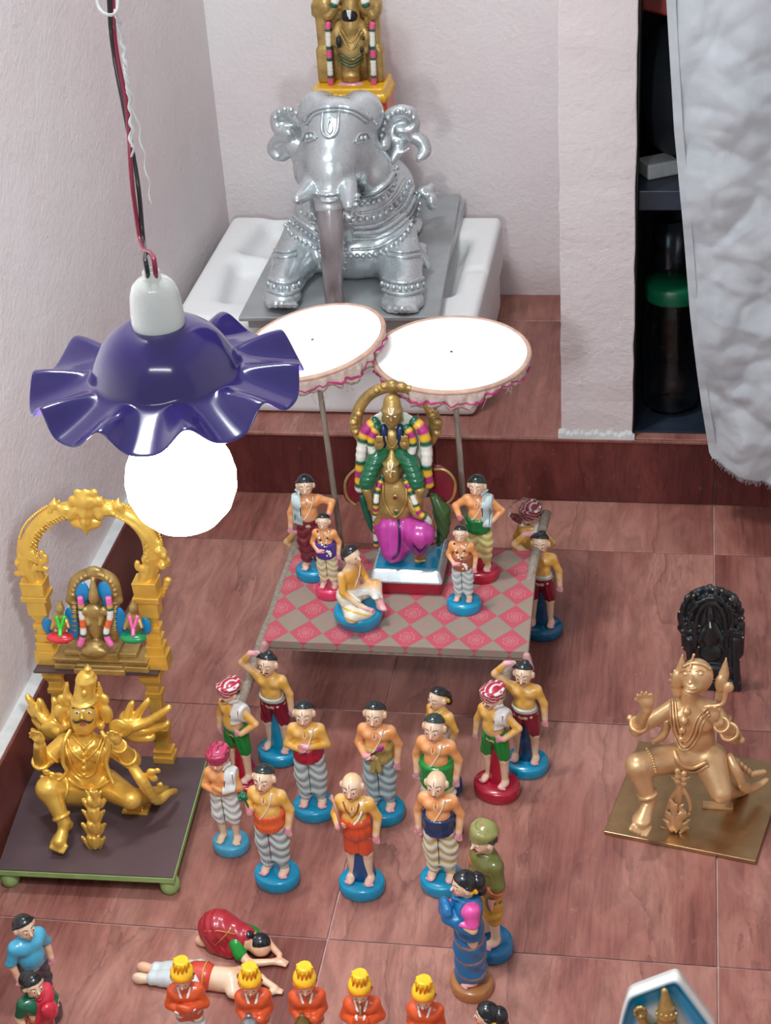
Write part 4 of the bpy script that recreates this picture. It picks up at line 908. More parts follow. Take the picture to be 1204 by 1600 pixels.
# seated doll
def seated(at, rz, s):
    root = empty('clay_doll', at, math.radians(rz)); tag(root, 'seated clay doll with black hair looking right, on the platform front', 'figurine')
    T = lambda x, y, z: np.array([x, y, z+.16]); b = SD(.011, .025)
    b.ell(T(0, 0, .12), (.13, .12, .1)).ell(T(0, 0, .25), (.1, .08, .11)).ell(T(0, -.01, .37), (.12, .078, .1)).cap(T(0, -.01, .44), T(0, -.03, .53), .045, .04)
    Hc = T(0, -.045, .6); b.ell(Hc, (.076, .085, .095), k=.01).cap(Hc+[0, -.075, .01], Hc+[0, -.1, -.02], .008, .013, k=.01)
    for sx in (-1, 1):
        b.ell(Hc+[sx*.078, .0, -.01], (.014, .024, .034), k=.006).cap(T(sx*.12, 0, .42), T(sx*.17, -.04, .27), .042, .036, k=.015)
    b.cap(T(-.17, -.04, .27), T(-.1, -.2, .13), .034, .026, k=.01).cap(T(-.1, -.2, .13), T(-.08, -.26, .11), .026, .02, k=.01)
    b.cap(T(.17, -.04, .27), T(.1, -.2, .16), .034, .026, k=.01).cap(T(.1, -.2, .16), T(.06, -.25, .15), .026, .02, k=.01)
    b.cap(T(.05, 0, .1), T(.17, -.17, .2), .075, .06).cap(T(.17, -.17, .2), T(.1, -.27, .05), .055, .04).ell(T(.09, -.29, .03), (.035, .06, .025))
    b.cap(T(-.05, 0, .08), T(-.19, -.16, .06), .075, .062).cap(T(-.19, -.16, .06), T(-.02, -.25, .035), .055, .04)
    for q in range(4): b.cap(T(-.09+q*.012, -.26, .11), T(-.08+q*.013, -.31, .09), .009, .007, k=.003)
    cr, sk, pk = L_(CREAM), L_((222, 160, 60)), L_(PINK)
    def bcol(V):
        z = V[:, 2]-.16; t = sstep(.2, .28, z)*sstep(.5, .42, z)*(.4+.6*sstep(.03, -.05, V[:, 1])); c = cr+(sk-cr)*t[:, None]; q = sstep(-.22, -.27, V[:, 1])*.7; return c+(pk-c)*q[:, None]
    b.grid(pad=.04); b.mesh('body', M['clay'], root, col=bcol, scale=s)
    b.shell('hair', P_((26, 34, 40), .25), .014, lambda X, Y, Z: np.maximum(.02-((Y-Hc[1])*.62+(Z-Hc[2])*.78), .5+.16-Z), root, scale=s)
    SD(.011, .02).ell(Hc+[0, .08, -.04], (.045, .04, .05)).mesh('hair_bun', P_((26, 34, 40), .25), root, scale=s)
    g = SD(.011, .02); g.cap(T(-.05, 0, .09), T(-.2, -.16, .065), .086, .075).cap(T(-.2, -.16, .065), T(-.06, -.24, .04), .07, .05).ell(T(0, .02, .13), (.14, .13, .1)).cap(T(.05, 0, .1), T(.13, -.12, .16), .085, .07)
    A1, A2 = L_((236, 230, 214)), L_((222, 190, 60))
    g.mesh('dhoti', M['clay'], root, scale=s, col=lambda V: A1+(A2-A1)*(sstep(.6, .9, np.sin(V[:, 0]*44+V[:, 2]*60))*(V[:, 1] < .02))[:, None])
    b.shell('waist_cloth', P_((226, 224, 214)), .018, lambda X, Y, Z: np.maximum(np.abs(Z-.16-.19+.25*X)-.035, np.abs(X)-.13), root, scale=s)
    for sx in (-1, 1):
        e = b.onto([Hc+[sx*.032, -.2, .004]], (0, 1, 0), 0)[0]; MB().ball(e*s, np.array([.011, .004, .006])*s, 8, 6).build('eye', P_((30, 26, 26), .2), root)
    q = b.onto([T(x, -.3, z) for x, z in ((.07, .46), (.05, .38), (0, .3), (-.06, .22))], (0, 1, 0), 0, .002); MB().tube([p*s for p in q], .005*s, 6).build('sacred_thread', P_((240, 235, 225)), root)
    bd = SD(.011, .03)
    bd.cap((0, -.03, .09), (0, -.11, .09), .2, .19).ell((0, -.07, .12), (.235, .24, .1)).box((0, -.06, -.1), (.5, .5, .1), op=-1, k=.01).box((0, -.06, .36), (.5, .5, .185), op=-1, k=.02)
    bd.mesh('base', P_(BLUE, .25), root, scale=s)
seated(W_(552, 968), 62, .14)
# ================================================================ STATUES
def metal(name, c, rough=.3, var=.12, m=.9, bs=120, b=.15):
    return paint(name, c, rough, metal=m, var=var, nscale=40, bump=b, bscale=bs, bd=.001)
M['gold'] = metal('gold_paint', (242, 198, 92), .3, m=.55, bs=170, b=.3)
M['bronze'] = metal('bronze_gold_paint', (218, 178, 130), .36, m=.52, bs=150, b=.25)
M['antique'] = metal('antique_gold', (182, 152, 92), .38, .3, m=.55, bs=190, b=.7)
M['silver'] = metal('silver_paint', (206, 215, 218), .27, .05, .66, b=.05)
M['stand_top'] = paint('dark_brown_board', (82, 64, 68), .45, var=.18, nscale=10)
M['green'] = paint('pale_green_paint', (146, 178, 108), .5)
def sc_px(p): return PJ(p)[2]/FOC
class ST:
    """statue traced in the room: pixel + depth -> world"""
    def __init__(s, Y, res, k, org): s.Y = Y; s.b = SD(res, k); s.res = res; s.k = k; s.o = np.array(org, float); s.px = sc_px(W(600, 1100, Y)) if Y else 1
    def p(s, u, v, dy=0): return W(u, v, s.Y+dy)
    def new(s, k=None): n = ST(s.Y, s.res, s.k if k is None else k, s.o); n.px = s.px; return n
    def cap(s, a, b, ra, rb=None, k=None, op=1): s.b.cap(s.p(*a), s.p(*b), ra*s.px, (ra if rb is None else rb)*s.px, k, op); return s
    def ell(s, a, r, R=None, k=None, op=1):
        c = s.p(*a); r = [x*s.px for x in r] if hasattr(r, '__len__') else [r*s.px]*3
        v = c-np.array([0, 0, HC]); sn = abs(v[2])/np.linalg.norm(v); r[2] = math.sqrt(max(r[2]**2-(r[1]*sn)**2, (r[2]*.55)**2))/math.sqrt(1-sn*sn)
        s.b.ell(c, r, R, k, op); return s
    def path(s, pts, r, k=None, n=5):
        q = spline([s.p(*x) for x in pts], n); rr = np.interp(np.linspace(0, 1, len(q)), np.linspace(0, 1, len(r)), r) if hasattr(r, '__len__') else [r]*len(q)
        s.b.path(q, [x*s.px for x in rr], k); return s
    def mesh(s, name, mat, root, **kw): return s.b.mesh(name, mat, root, origin=s.o, **kw)
    def tube(s, name, pts, r, mat, root, on=None, n=6, closed=False, lift=.0008):
        q = spline([s.p(*x) for x in pts], n)
        if on is not None: q = on.onto(q, 'view', .2, lift)
        rr = np.interp(np.linspace(0, 1, len(q)), np.linspace(0, 1, len(r)), r)*s.px if hasattr(r, '__len__') else r*s.px
        return MB(s.o).tube(q, rr, 7, closed=closed).build(name, mat, root)
    def beads(s, name, pts, r, mat, root, on=None, lift=0., n=12):
        q = spline([s.p(*x) for x in pts], n); L = [0]
        for i in range(1, len(q)): L.append(L[-1]+np.linalg.norm(q[i]-q[i-1]))
        m = max(2, int(L[-1]/(r*s.px*1.9))); t = np.linspace(0, L[-1], m); q = np.stack([np.interp(t, L, [x[i] for x in q]) for i in range(3)], 1)
        if on is not None: q = on.onto(q, 'view', .2, lift)
        mb = MB(s.o)
        for x in q: mb.ball(x, r*s.px, 7, 5)
        o = mb.build(name, mat, root); o['kind'] = 'stuff'; return o
    def hand(s, u, v, dy, d, sz, sx=1, k=.001):
        c = s.p(u, v, dy); d = np.array(d, float); d /= np.linalg.norm(d); up = np.array([0, -1, 0]); sd = np.cross(d, up); sd /= np.linalg.norm(sd); sz *= s.px
        s.b.ell(c, (sz*.9, sz*.55, sz*.9), k=.002)
        for q in range(4):
            o = (q-1.5)*sz*.46; ln = sz*(1.5, 1.75, 1.65, 1.35)[q]; s.b.cap(c+sd*o, c+sd*o*1.15+d*ln*.6+up*sz*.1, sz*.26, sz*.24, k=k).cap(c+sd*o*1.15+d*ln*.6+up*sz*.1, c+sd*o*1.1+d*ln*1.05+up*sz*.35, sz*.24, sz*.2, k=k)
        s.b.cap(c-sd*sx*sz*.3, c-sd*sx*sz*1.15+d*sz*.7, sz*.3, sz*.24, k=k)
def rope(name, pts, r, cols, seg, parent, org, n=8, every=None, squash=1.):
    """garland rope with painted bands"""
    q = spline(pts, 12); L = [0]
    for i in range(1, len(q)): L.append(L[-1]+np.linalg.norm(q[i]-q[i-1]))
    m = max(6, int(L[-1]/(r*.42))); t = np.linspace(0, L[-1], m); q = np.stack([np.interp(t, L, [x[i] for x in q]) for i in range(3)], 1)
    rr = r*(1+.07*np.sin(np.arange(m)*2.1)); rr[0] *= .6; rr[-1] *= .6
    mb = MB(org).tube(q, rr, 10); tot = sum(x[1] for x in seg); C_ = []
    for i in range(m):
        a = (t[i]/r*1.35) % tot; 
        for c, w in seg:
            if a < w: break
            a -= w
        C_ += [lin(c)]*10
    return mkmesh(name, mb.V, mb.F, M['clay'], parent, col=np.array(C_))
WH, GR, YE, MG, PK = (236, 234, 224), (14, 92, 66), (228, 178, 50), (170, 40, 120), (232, 90, 150)
# ---------------------------------------------------------------- stand with green legs
zp = .034
s0, s1, s2, s3 = F(-4, 1358, zp), F(270, 1371, zp), F(322, 1184, zp), F(58, 1178, zp)
so_ = (s0+s2)/2; so_[2] = 0; std = empty('display_stand', so_); tag(std, 'low stand with dark brown board, pale green edge and round green feet', 'stand')
plate_mesh('board_top', [s0, s1, s2, s3], zp-.0016, zp, M['stand_top'], std, so_, 2, 2)
plate_mesh('green_edge', [s0+[-.0008, -.0012, 0], s1+[.0012, -.0012, 0], s2+[.0012, .001, 0], s3+[-.0008, .001, 0]], zp-.009, zp-.0017, M['green'], std, so_, 2, 2)
for a, (dx, dy) in ((s0, (.008, .012)), (s1, (-.010, .012)), (s2, (-.01, -.012)), (s3, (.01, -.012))):
    c = a-so_+[dx, dy, 0]; MB().lathe([(.001, 0), (.009, .0), (.012, .006), (.0125, .013), (.011, .02), (.008, .0245), (.001, .0248)], (c[0], c[1], 0), 20).build('foot', M['green'], std)
# ---------------------------------------------------------------- golden winged kneeling figure
G = ST(1.60, .0017, .006, F(140, 1270, zp)); gr = empty('winged_statue', G.o); tag(gr, 'golden winged kneeling statue with tall crown and black moustache, on the brown stand', 'statue')
b = G
b.ell((134, 1176), (42, 28, 36)).ell((136, 1206, .0), (37, 26, 32)).ell((140, 1228, .0), (42, 30, 26)).cap((131, 1140), (133, 1160), 14, 17)
b.ell((114, 1178, -.018), (14, 9, 12)).ell((152, 1180, -.018), (14, 9, 12))
b.ell((131, 1116, -.006), (24, 23, 29), k=.003).ell((130, 1133, -.012), (17, 16, 15)).cap((128, 1114, -.02), (128, 1122, -.027), 2.2, 3.6, k=.002)
for sx in (-1, 1): b.ell((130+sx*21, 1118, .0), (4, 7, 10), k=.002).ell((130+sx*22, 1132, -.002), (5, 5, 6), k=.002)
b.cap((124, 1234, -.01), (76, 1232, -.05), 28, 22).cap((76, 1232, -.052), (100, 1285, -.068), 18, 11, k=.004).cap((102, 1286, -.066), (92, 1315, -.086), 9, 9, k=.004)
for q in range(5): b.cap((84+q*5, 1316+q*1.5, -.088), (78+q*5, 1327+q*1.6-abs(q-3)*.8, -.094), 3.2, 2.8, k=.0008)
b.ell((104, 1290, -.058), (11, 13, 10)).ell((94, 1308, -.078), (12, 16, 8)).ell((90, 1316, -.084), (13, 10, 6), k=.004)
b.cap((165, 1225, .0), (205, 1248, -.035), 26, 18).cap((205, 1248, -.033), (262, 1236, .05), 16, 11, k=.004).ell((272, 1232, .055), (14, 10, 8))
b.cap((102, 1160, -.0), (64, 1192, -.02), 16, 14, k=.006).cap((64, 1192, -.022), (62, 1164, -.045), 13, 10, k=.003); b.hand(61, 1155, -.048, (-.25, 0, 1), 11, 1)
b.cap((166, 1160, -.0), (206, 1188, -.01), 16, 15, k=.006).cap((206, 1188, -.012), (185, 1164, -.04), 14, 10, k=.003); b.hand(181, 1155, -.045, (-.15, 0, 1), 11, -1)
b.b.box((G.o[0], 1.6, zp-.0295), (.3, .3, .03), op=-1, k=0)
b.mesh('body', M['gold'], gr)
on = b.b
c = G.new(.002); c.b.path([G.p(131, 1092, -.004), G.p(133, 1076, 0), G.p(135, 1062, 0)], [18*G.px, 16.5*G.px, 17*G.px]); c.ell((135, 1061, 0), (18, 18, 5)).ell((136, 1053, 0), (12, 12, 6)).ell((137, 1045, 0), (7, 7, 5)).cap((137, 1043, 0), (137, 1036, 0), 3.5, 1).ell((131, 1094, -.006), (23, 23, 5)).ell((132, 1083, -.02), (5, 5, 6))
for sx in (-1, 1):
    for q in range(5): c.path([(130+sx*20, 1128-q*9, .006), (130+sx*(30-q*1), 1122-q*10, .008), (130+sx*(27-q*1.2)+sx*2, 1110-q*11, .008)], [6, 5, 2], n=3)
    c.ell((130+sx*36, 1115, .004), (11, 8, 16)).ell((130+sx*34, 1093, .006), (7, 6, 9)).ell((130+sx*28, 1134, -.002), (6, 6, 7))
c.mesh('crown', M['gold'], gr)
for side, tips, rt in (('l', ((42, 1086), (45, 1104), (52, 1120), (60, 1092), (82, 1090), (100, 1098), (50, 1138)), (92, 1142)), ('r', ((208, 1096), (232, 1092), (264, 1102), (262, 1126), (240, 1146), (196, 1112)), (182, 1140))):
    w = G.new(.003)
    for i, (u, v) in enumerate(tips):
        mu, mv = (rt[0]+u)/2, (rt[1]+v)/2+9; w.path([(rt[0], rt[1], .03), (mu, mv, .045+.004*(i % 2)), (u+(4 if side == 'l' else -4), v+7, .05), (u, v, .052)], [9, 8, 5, 1.4], n=4)
    w.ell((rt[0]*.8+tips[0][0]*.2, rt[1]-2, .03), (20, 8, 16)).mesh('wing', M['gold'], gr)
# belts, ornaments
for pts, r in (([(104, 1148), (112, 1172), (131, 1188), (150, 1172), (162, 1148)], 2.2), ([(100, 1150), (106, 1180), (118, 1206), (133, 1214), (148, 1206), (156, 1176), (166, 1150)], 2.2), ([(112, 1148), (131, 1166), (152, 1147)], 1.8)): G.tube('necklace', pts, r, M['gold'], gr, on)
G.beads('pendant', [(131, 1168), (131, 1210)], 5.4, M['gold'], gr, on)
G.tube('waist_belt', [(106, 1216), (125, 1230), (150, 1232), (172, 1218)], 4, M['gold'], gr, on)
for pts in ([(110, 1140, -.02), (100, 1160, -.035), (98, 1190, -.04), (104, 1205, -.04), (92, 1218, -.045), (78, 1212, -.05)], [(158, 1142, -.02), (172, 1166, -.03), (166, 1190, -.03), (172, 1212, -.035), (178, 1226, -.04)]): G.tube('scarf', pts, [3.4, 3.6, 3.2, 2.4], M['gold'], gr)
def ring(name, a, bb, f, r, R_, mat=None, st=None):
    st = st or G; A_ = st.p(*a); B_ = st.p(*bb); ax = (B_-A_)/np.linalg.norm(B_-A_); c_ = A_+(B_-A_)*f; u_ = np.cross(ax, [0, 0, 1.]); u_ /= np.linalg.norm(u_)+1e-9; v_ = np.cross(ax, u_)
    MB(st.o).tube([c_+R_*st.px*(math.cos(t)*u_+math.sin(t)*v_) for t in np.linspace(0, 2*math.pi, 20, endpoint=False)], r*st.px, 7, closed=True).build(name, mat or M['gold'], gr if st is G else st.root)
ring('anklet', (76, 1232, -.052), (100, 1285, -.068), .82, 3.6, 12.5); ring('bangle', (64, 1194, -.022), (62, 1160, -.05), .12, 3.4, 12.5); ring('bangle', (206, 1190, -.012), (184, 1162, -.045), .25, 3.4, 12.5); ring('bangle', (206, 1190, -.012), (184, 1162, -.045), .85, 2.6, 10)
ring('armlet', (104, 1160, 0), (64, 1196, -.02), .55, 3, 14); ring('knee_band', (124, 1232, -.01), (76, 1230, -.05), .72, 3, 22)
w = G.new(.002)
for (u, v, r) in ((72, 1206, 7), (82, 1210, 6), (66, 1214, 5)): w.ell((u, v, -.045), (r, r*.6, r*.8))
w.mesh('sash_bow', M['gold'], gr); w = G.new(.002)
for (u, v, r) in ((236, 1206, 8), (246, 1204, 6), (228, 1212, 7), (240, 1216, 8), (250, 1226, 6)): w.ell((u, v, -.045 if u < 100 else -.02), (r, r*.6, r*.8))
w.mesh('sash_bow', M['gold'], gr); w = G.new(.002); w.path([(206, 1196, -.02), (222, 1220, -.03), (244, 1250, -.02), (262, 1240, .0), (274, 1236, .02)], [8, 9, 8, 6, 5]); w.mesh('flowing_sash', M['gold'], gr)
kn = MB(G.o); kp = F(214, 1264, zp); kn.box((kp[0]-.017, kp[1]-.012, zp), (kp[0]+.017, kp[1]+.012, zp+.004)).box((kp[0]-.011, kp[1]-.008, zp+.004), (kp[0]+.011, kp[1]+.009, zp+.016)); kn.build('knee_plate', M['gold'], gr, smooth=False, bevel=.001)
for sx in (-1, 1):
    e = on.onto([G.p(130+sx*9.5, 1113)], 'view', .2)[0]-G.o
    eb = MB().ball(e, (.0034, .0012, .0018), 10, 6).build('eye', P_((240, 240, 236), .2), gr); MB().ball(e-[0, .0008, 0], (.0014, .0009, .0014), 8, 6).build('iris', P_((20, 20, 24), .2), eb)
    G.tube('eyebrow', [(130+sx*3, 1108), (130+sx*9, 1104), (130+sx*17, 1107)], .9, P_((30, 22, 20)), gr, on)
G.tube('moustache', [(113, 1124), (118, 1129), (129, 1126), (140, 1129), (146, 1124)], [.6, 1.8, 1.4, 1.8, .6], P_((22, 18, 20)), gr, on); G.tube('mouth', [(125, 1131.5), (130, 1132.5), (135, 1131.5)], 1.5, P_((190, 50, 60)), gr, on)
G.tube('forehead_mark', [(126, 1100), (128, 1110), (131, 1111), (134, 1100)], .9, P_((240, 240, 236)), gr, on)
# hanging flower ornament in front
tl_ = F(147, 1326, zp); tt = ST(tl_[1]+.006, .0017, .002, tl_); to = empty('flower_column', tl_); tag(to, 'golden column of stacked lotus petals in front of the winged statue', 'ornament')
for (v, r, h) in ((1318, 15, 12), (1296, 16, 11), (1276, 14, 12), (1256, 17, 8), (1244, 10, 9)):
    tt.ell((147, v), (r*.85, r*.7, h*1.25))
    for q in range(7): a = math.pi*(q/6-.5); tt.ell((147+r*.8*math.sin(a), v-3+q % 2*3, -.010*math.cos(a)), (r*.34, r*.28, h*1.0), rotm(0, math.degrees(a)*.35, 0))
tt.cap((147, 1240), (147, 1228), 4, 2); tt.cap((147, 1320), (147, 1327), 10, 8); tt.mesh('petals', M['gold'], to)
# ---------------------------------------------------------------- golden pillars, shelf and arch behind
ys_ = 1.692; zs_ = .190
def post(name, x, y, z0, z1, mat, root, org, prof):
    m = MB(org)
    for (f0, f1, h0, h1) in prof:
        za, zb = z0+(z1-z0)*f0, z0+(z1-z0)*f1; V = [np.array([x+i*h, y+j*h*.8, z]) for z, h in ((za, h0), (zb, h1)) for i, j in ((-1, -1), (1, -1), (1, 1), (-1, 1))]
        m.put(V, [(3, 2, 1, 0), (4, 5, 6, 7)]+[(k, (k+1) % 4, 4+(k+1) % 4, 4+k) for k in range(4)])
    return m.build(name, mat, root, smooth=False, bevel=.0008)
shl = [F(52, 1049, zs_), F(246, 1054, zs_), F(260, 1020, zs_), F(70, 1018, zs_)]
for q in shl: pass
so2 = (shl[0]+shl[2])/2; so2[2] = zp; she = empty('raised_shelf', so2); tag(she, 'dark brown shelf raised on two golden pillars at the back of the stand', 'shelf')
plate_mesh('shelf_board', shl, zs_-.003, zs_, M['stand_top'], she, so2, 2, 2)
PF = [(0, .06, .014, .014), (.06, .12, .011, .013), (.12, .3, .0095, .0095), (.3, .36, .012, .012), (.36, .7, .008, .0085), (.7, .75, .011, .011), (.75, .82, .0085, .0085), (.82, .88, .009, .013), (.88, 1, .0135, .0145)]
xl_, xr_ = (shl[0][0]+shl[3][0])/2+.016, (shl[1][0]+shl[2][0])/2-.015; ym = (shl[0][1]+shl[2][1])/2
for x in (xl_, xr_): post('golden_pillar', x, ym, zp, zs_-.0032, M['gold'], she, so2, PF)
A_ = ST(ym+.002, .0021, .003, np.array([(xl_+xr_)/2, ym, zs_])); ar = empty('golden_arch', A_.o); tag(ar, 'ornate golden arch with a flower crest, around the small painted deity group', 'arch')
pl_ = W(82, 1000, ym); pr__ = W(236, 1000, ym)
for u, nm in ((72, 'l'), (243, 'r')):
    xx = W(u, 1000, ym)[0]; ztop = W(u, 905, ym)[2]
    post('arch_pillar', xx, ym, zs_, ztop, M['gold'], ar, A_.o, [(0, .16, .015, .0145), (.16, .26, .0115, .012), (.26, .36, .009, .011), (.36, .42, .0075, .0075), (.42, .48, .0105, .0105), (.48, .6, .006, .011), (.6, .78, .0125, .0125), (.78, .84, .017, .017), (.84, 1, .0145, .0155)])
for pts in ([(58, 905), (45, 875), (48, 842), (70, 812), (100, 797), (140, 792), (180, 795), (212, 812), (234, 842), (238, 876), (228, 905)],): A_.path(pts, [13, 13, 12, 11.5, 11, 11, 11.5, 12, 13, 13], n=7)
for off in (-7, 7):
    A_.path([(58+off*.3, 905), (45-off*.9, 875), (48-off, 842), (70-off*.8, 812-off*.5), (100, 797-off), (140, 792-off), (180, 795-off), (212+off*.8, 812-off*.5), (234+off, 842), (238+off*.9, 876), (228-off*.3, 905)], 3.6, k=.001, n=7)
rr = random.Random(3)
for cu, cv in ((36, 868), (32, 880), (247, 868), (254, 880)):
    for q in range(9): A_.ell((cu+rr.uniform(-9, 9), cv+rr.uniform(-16, 18), -.006+rr.uniform(-.003, .003)), (5.5, 4, 5.5), k=.0008)
    A_.ell((cu, cv-18, -.003), (7, 5, 8), k=.001)
for q in range(22): a = rr.uniform(0, 1); A_.ell((50+rr.uniform(0, 26), 862+a*42, -.008), (5, 4, 5), k=.0012).ell((214+rr.uniform(0, 26), 862+a*42, -.008), (5, 4, 5), k=.0012)
for (u, v, r) in ((133, 784, 16), (115, 782, 9), (152, 783, 9), (133, 800, 13), (100, 798, 10), (168, 798, 10), (84, 790, 8), (184, 792, 8), (133, 814, 9), (121, 770, 7), (147, 770, 7), (134, 772, 9), (110, 806, 8), (156, 806, 8)):
    A_.ell((u, v, -.008), (r, r*.55, r*.9), k=.001)
for (u, v) in ((86, 778), (79, 786), (183, 778), (190, 786), (112, 776), (122, 772), (134, 766), (147, 772), (158, 776)): A_.cap((u, v+10, -.006), (u+(u-134)*.04, v, -.006), 6, 1.6, k=.001)
A_.cap((134, 818, -.002), (136, 838, -.002), 8, 1)
A_.ell((134, 816), (26, 9, 12))
for sx, cu in ((-1, 38), (1, 262)):
    for q in range(5): A_.ell((cu-sx*q*2, 906+q*6, 0), (7-q*.7, 5, 5), k=.001)
qa = spline([A_.p(*x, -.012) for x in [(52, 878), (56, 846), (76, 822), (102, 808)]], 6); qb = spline([A_.p(*x, -.012) for x in [(178, 806), (206, 822), (226, 846), (230, 878)]], 6)
for i, p_ in enumerate(qa+qb): A_.b.cap(p_+[-.004, 0, .003], p_+[.004, 0, -.003], 1.5*A_.px, 1.5*A_.px, .0006)
A_.mesh('arch_body', M['gold'], ar)
A_.beads('arch_beading', [(36, 895), (28, 862), (36, 825), (62, 798), (92, 783)], 2.3, M['gold'], ar); A_.beads('arch_beading', [(176, 783), (214, 798), (244, 825), (254, 862), (246, 895)], 2.3, M['gold'], ar)
# ---------------------------------------------------------------- small painted group on the shelf
D = ST(ym-.008, .0015, .002, np.array([W(155, 1035, ym)[0], ym-.012, zs_])); dr = empty('deity_group', D.o); tag(dr, 'small antique gold group of three deities under an arch, painted pink, blue and green', 'idol')
px = D.px; cxw = W(155, 1000, D.Y)[0]
bb_ = MB(D.o)
def step_(w, d0, z0, z1): bb_.box((cxw-w*px, ym-.008-d0, zs_+z0), (cxw+w*px, ym+.012, zs_+z1))
step_(78, .012, 0, .009); step_(76, .009, .0095, .014); step_(78, .0125, .0145, .019); step_(42, .02, 0, .0085); step_(38, .017, .009, .013); step_(32, .014, .019, .030); step_(60, .006, .019, .026)
bb_.build('stepped_base', M['antique'], dr, smooth=False, bevel=.0016, seg=3)
D.path([(118, 995), (116, 950), (113, 930), (118, 908), (132, 898), (147, 895), (162, 898), (176, 908), (182, 930), (180, 950), (178, 995)], [6, 6, 8, 8, 8, 8, 8, 8, 8, 6, 6], n=6)
D.ell((147, 892, -.004), (13, 6, 8)).ell((109, 937, -.002), (7, 6, 7)).ell((186, 937, -.002), (7, 6, 7)).ell((116, 985, 0), (8, 8, 5)).ell((178, 985, 0), (8, 8, 5))
for q in range(15):
    a = math.pi*q/14; D.ell((147+33*math.cos(a), 930-33*math.sin(a), -.007), (3.6, 3, 3.6), k=.0006)
for q in range(7):
    for sx in (-1, 1): D.ell((147+sx*31, 942+q*7, -.006), (6.5, 4.5, 2.2), k=.0006)
D.b.box(D.p(147, 965, .003), (34*px, .002, 46*px), .001)
D.ell((147, 975, -.008), (11, 9, 24)).ell((147, 955, -.009), (15, 9, 13)).ell((147, 935, -.01), (9, 9, 10)).cap((146, 928, -.01), (145, 905, -.008), 8, 3).ell((147, 1005, -.012), (17, 10, 8)).ell((132, 955, -.012), (7, 6, 8)).ell((162, 955, -.012), (7, 6, 8)).cap((134, 960, -.01), (138, 975, -.015), 5, 4).cap((160, 960, -.01), (156, 975, -.015), 5, 4)
D.ell((147, 1018, -.02), (22, 8, 10)).mesh('main_figure', M['antique'], dr)
for sx, u, cc, c2_ in ((-1, 94, (214, 50, 60), (60, 200, 60)), (1, 208, (20, 140, 80), (236, 110, 170))):
    f = D.new(.0025); f.ell((u, 972, -.014), (11, 8, 18)).ell((u, 951, -.014), (7, 7, 8)).cap((u, 946, -.014), (u, 937, -.014), 5, 2).cap((u-9, 968, -.014), (u-13, 982, -.02), 4, 3.4).cap((u+9, 968, -.014), (u+13, 980, -.02), 4, 3.4); f.mesh('side_figure', M['antique'], dr)
    f = D.new(.003); f.ell((u, 996, -.018), (22, 13, 10)); f.mesh('side_skirt', P_(cc), dr)
    f = D.new(.002); f.ell((u+(sx*-1)*18, 974, -.004), (11, 4, 26)).ell((u+sx*20, 978, -.004), (9, 4, 14)); f.mesh('blue_backing', P_((20, 130, 190)), dr)
    D.tube('sash', [(u-6, 962, -.024), (u, 982, -.028), (u+7, 962, -.024)], 2.8, P_(c2_), dr); D.tube('sash_end', [(u, 982, -.028), (u, 994, -.034)], 3.4, P_(c2_), dr)
for (u0, u1) in ((128, 122), (166, 172)):
    f = D.new(.002); f.ell((u0+(u0 > 147)*-1, 924, -.003), (13, 4, 17)).ell((u0+(-1 if u0 < 147 else 1)*1, 945, -.002), (7, 3, 14)); f.mesh('blue_backing', P_((30, 140, 200)), dr)
    rope('painted_garland', [D.p(u0+(-3 if u0 < 147 else 3), 932, -.011), D.p(u1+(6 if u1 < 147 else 0), 962, -.013), D.p(u1+(8 if u1 < 147 else -6), 990, -.016), D.p(u1+(2 if u1 < 147 else 3), 1010, -.02)], 5.2*px, None, [((236, 110, 170), 3.6), ((220, 180, 50), 1.4), ((14, 100, 80), 1.2), (WH, 4), ((236, 110, 60), 4), (WH, 3), (GR, 1.2), ((236, 110, 170), 4)], dr, D.o)
# ---------------------------------------------------------------- central shrine statue on the platform
cx0, cx1, cy0, cy1 = F(579, 920, ZB), F(692, 938, ZB), 0, 0
yb0, yb1 = cx1[1]+.006, cx0[1]+.09; xa, xb = cx0[0], cx1[0]; xm, ymid = (xa+xb)/2, cx0[1]+.043
SO = np.array([xm, ymid, ZB]); sr = empty('shrine_statue', SO); tag(sr, 'gold crowned deity carried by a kneeling winged bearer under a gold arch, on platform', 'statue')
def frust(name, lo, hi, z0, z1, mat, bev):
    V = [np.array(p) for z, (x0, y0, x1, y1) in ((z0, lo), (z1, hi)) for p in ((x0, y0, z), (x1, y0, z), (x1, y1, z), (x0, y1, z))]
    return MB(SO).put(V, [(3, 2, 1, 0), (4, 5, 6, 7)]+[(k, (k+1) % 4, 4+(k+1) % 4, 4+k) for k in range(4)]).build(name, mat, sr, smooth=False, bevel=bev, seg=3)
frust('red_plinth', (xa+.004, yb0+.004, xb-.004, yb1-.004), (xa+.004, yb0+.004, xb-.004, yb1-.004), ZB, ZB+.019, P_((160, 22, 48)), .003)
frust('silver_plinth', (xa, yb0, xb, yb1), (xa+.006, yb0+.010, xb-.006, yb1-.004), ZB+.0192, ZB+.036, M['silver'], .004)
frust('blue_top', (xa+.009, yb0+.014, xb-.009, yb1-.007), (xa+.009, yb0+.014, xb-.009, yb1-.007), ZB+.0362, ZB+.0385, P_((6, 128, 166)), .0008)
Yc_ = ymid; Z = ST(Yc_, .0018, .004, SO)
Z.px = sc_px(W(620, 780, Yc_))
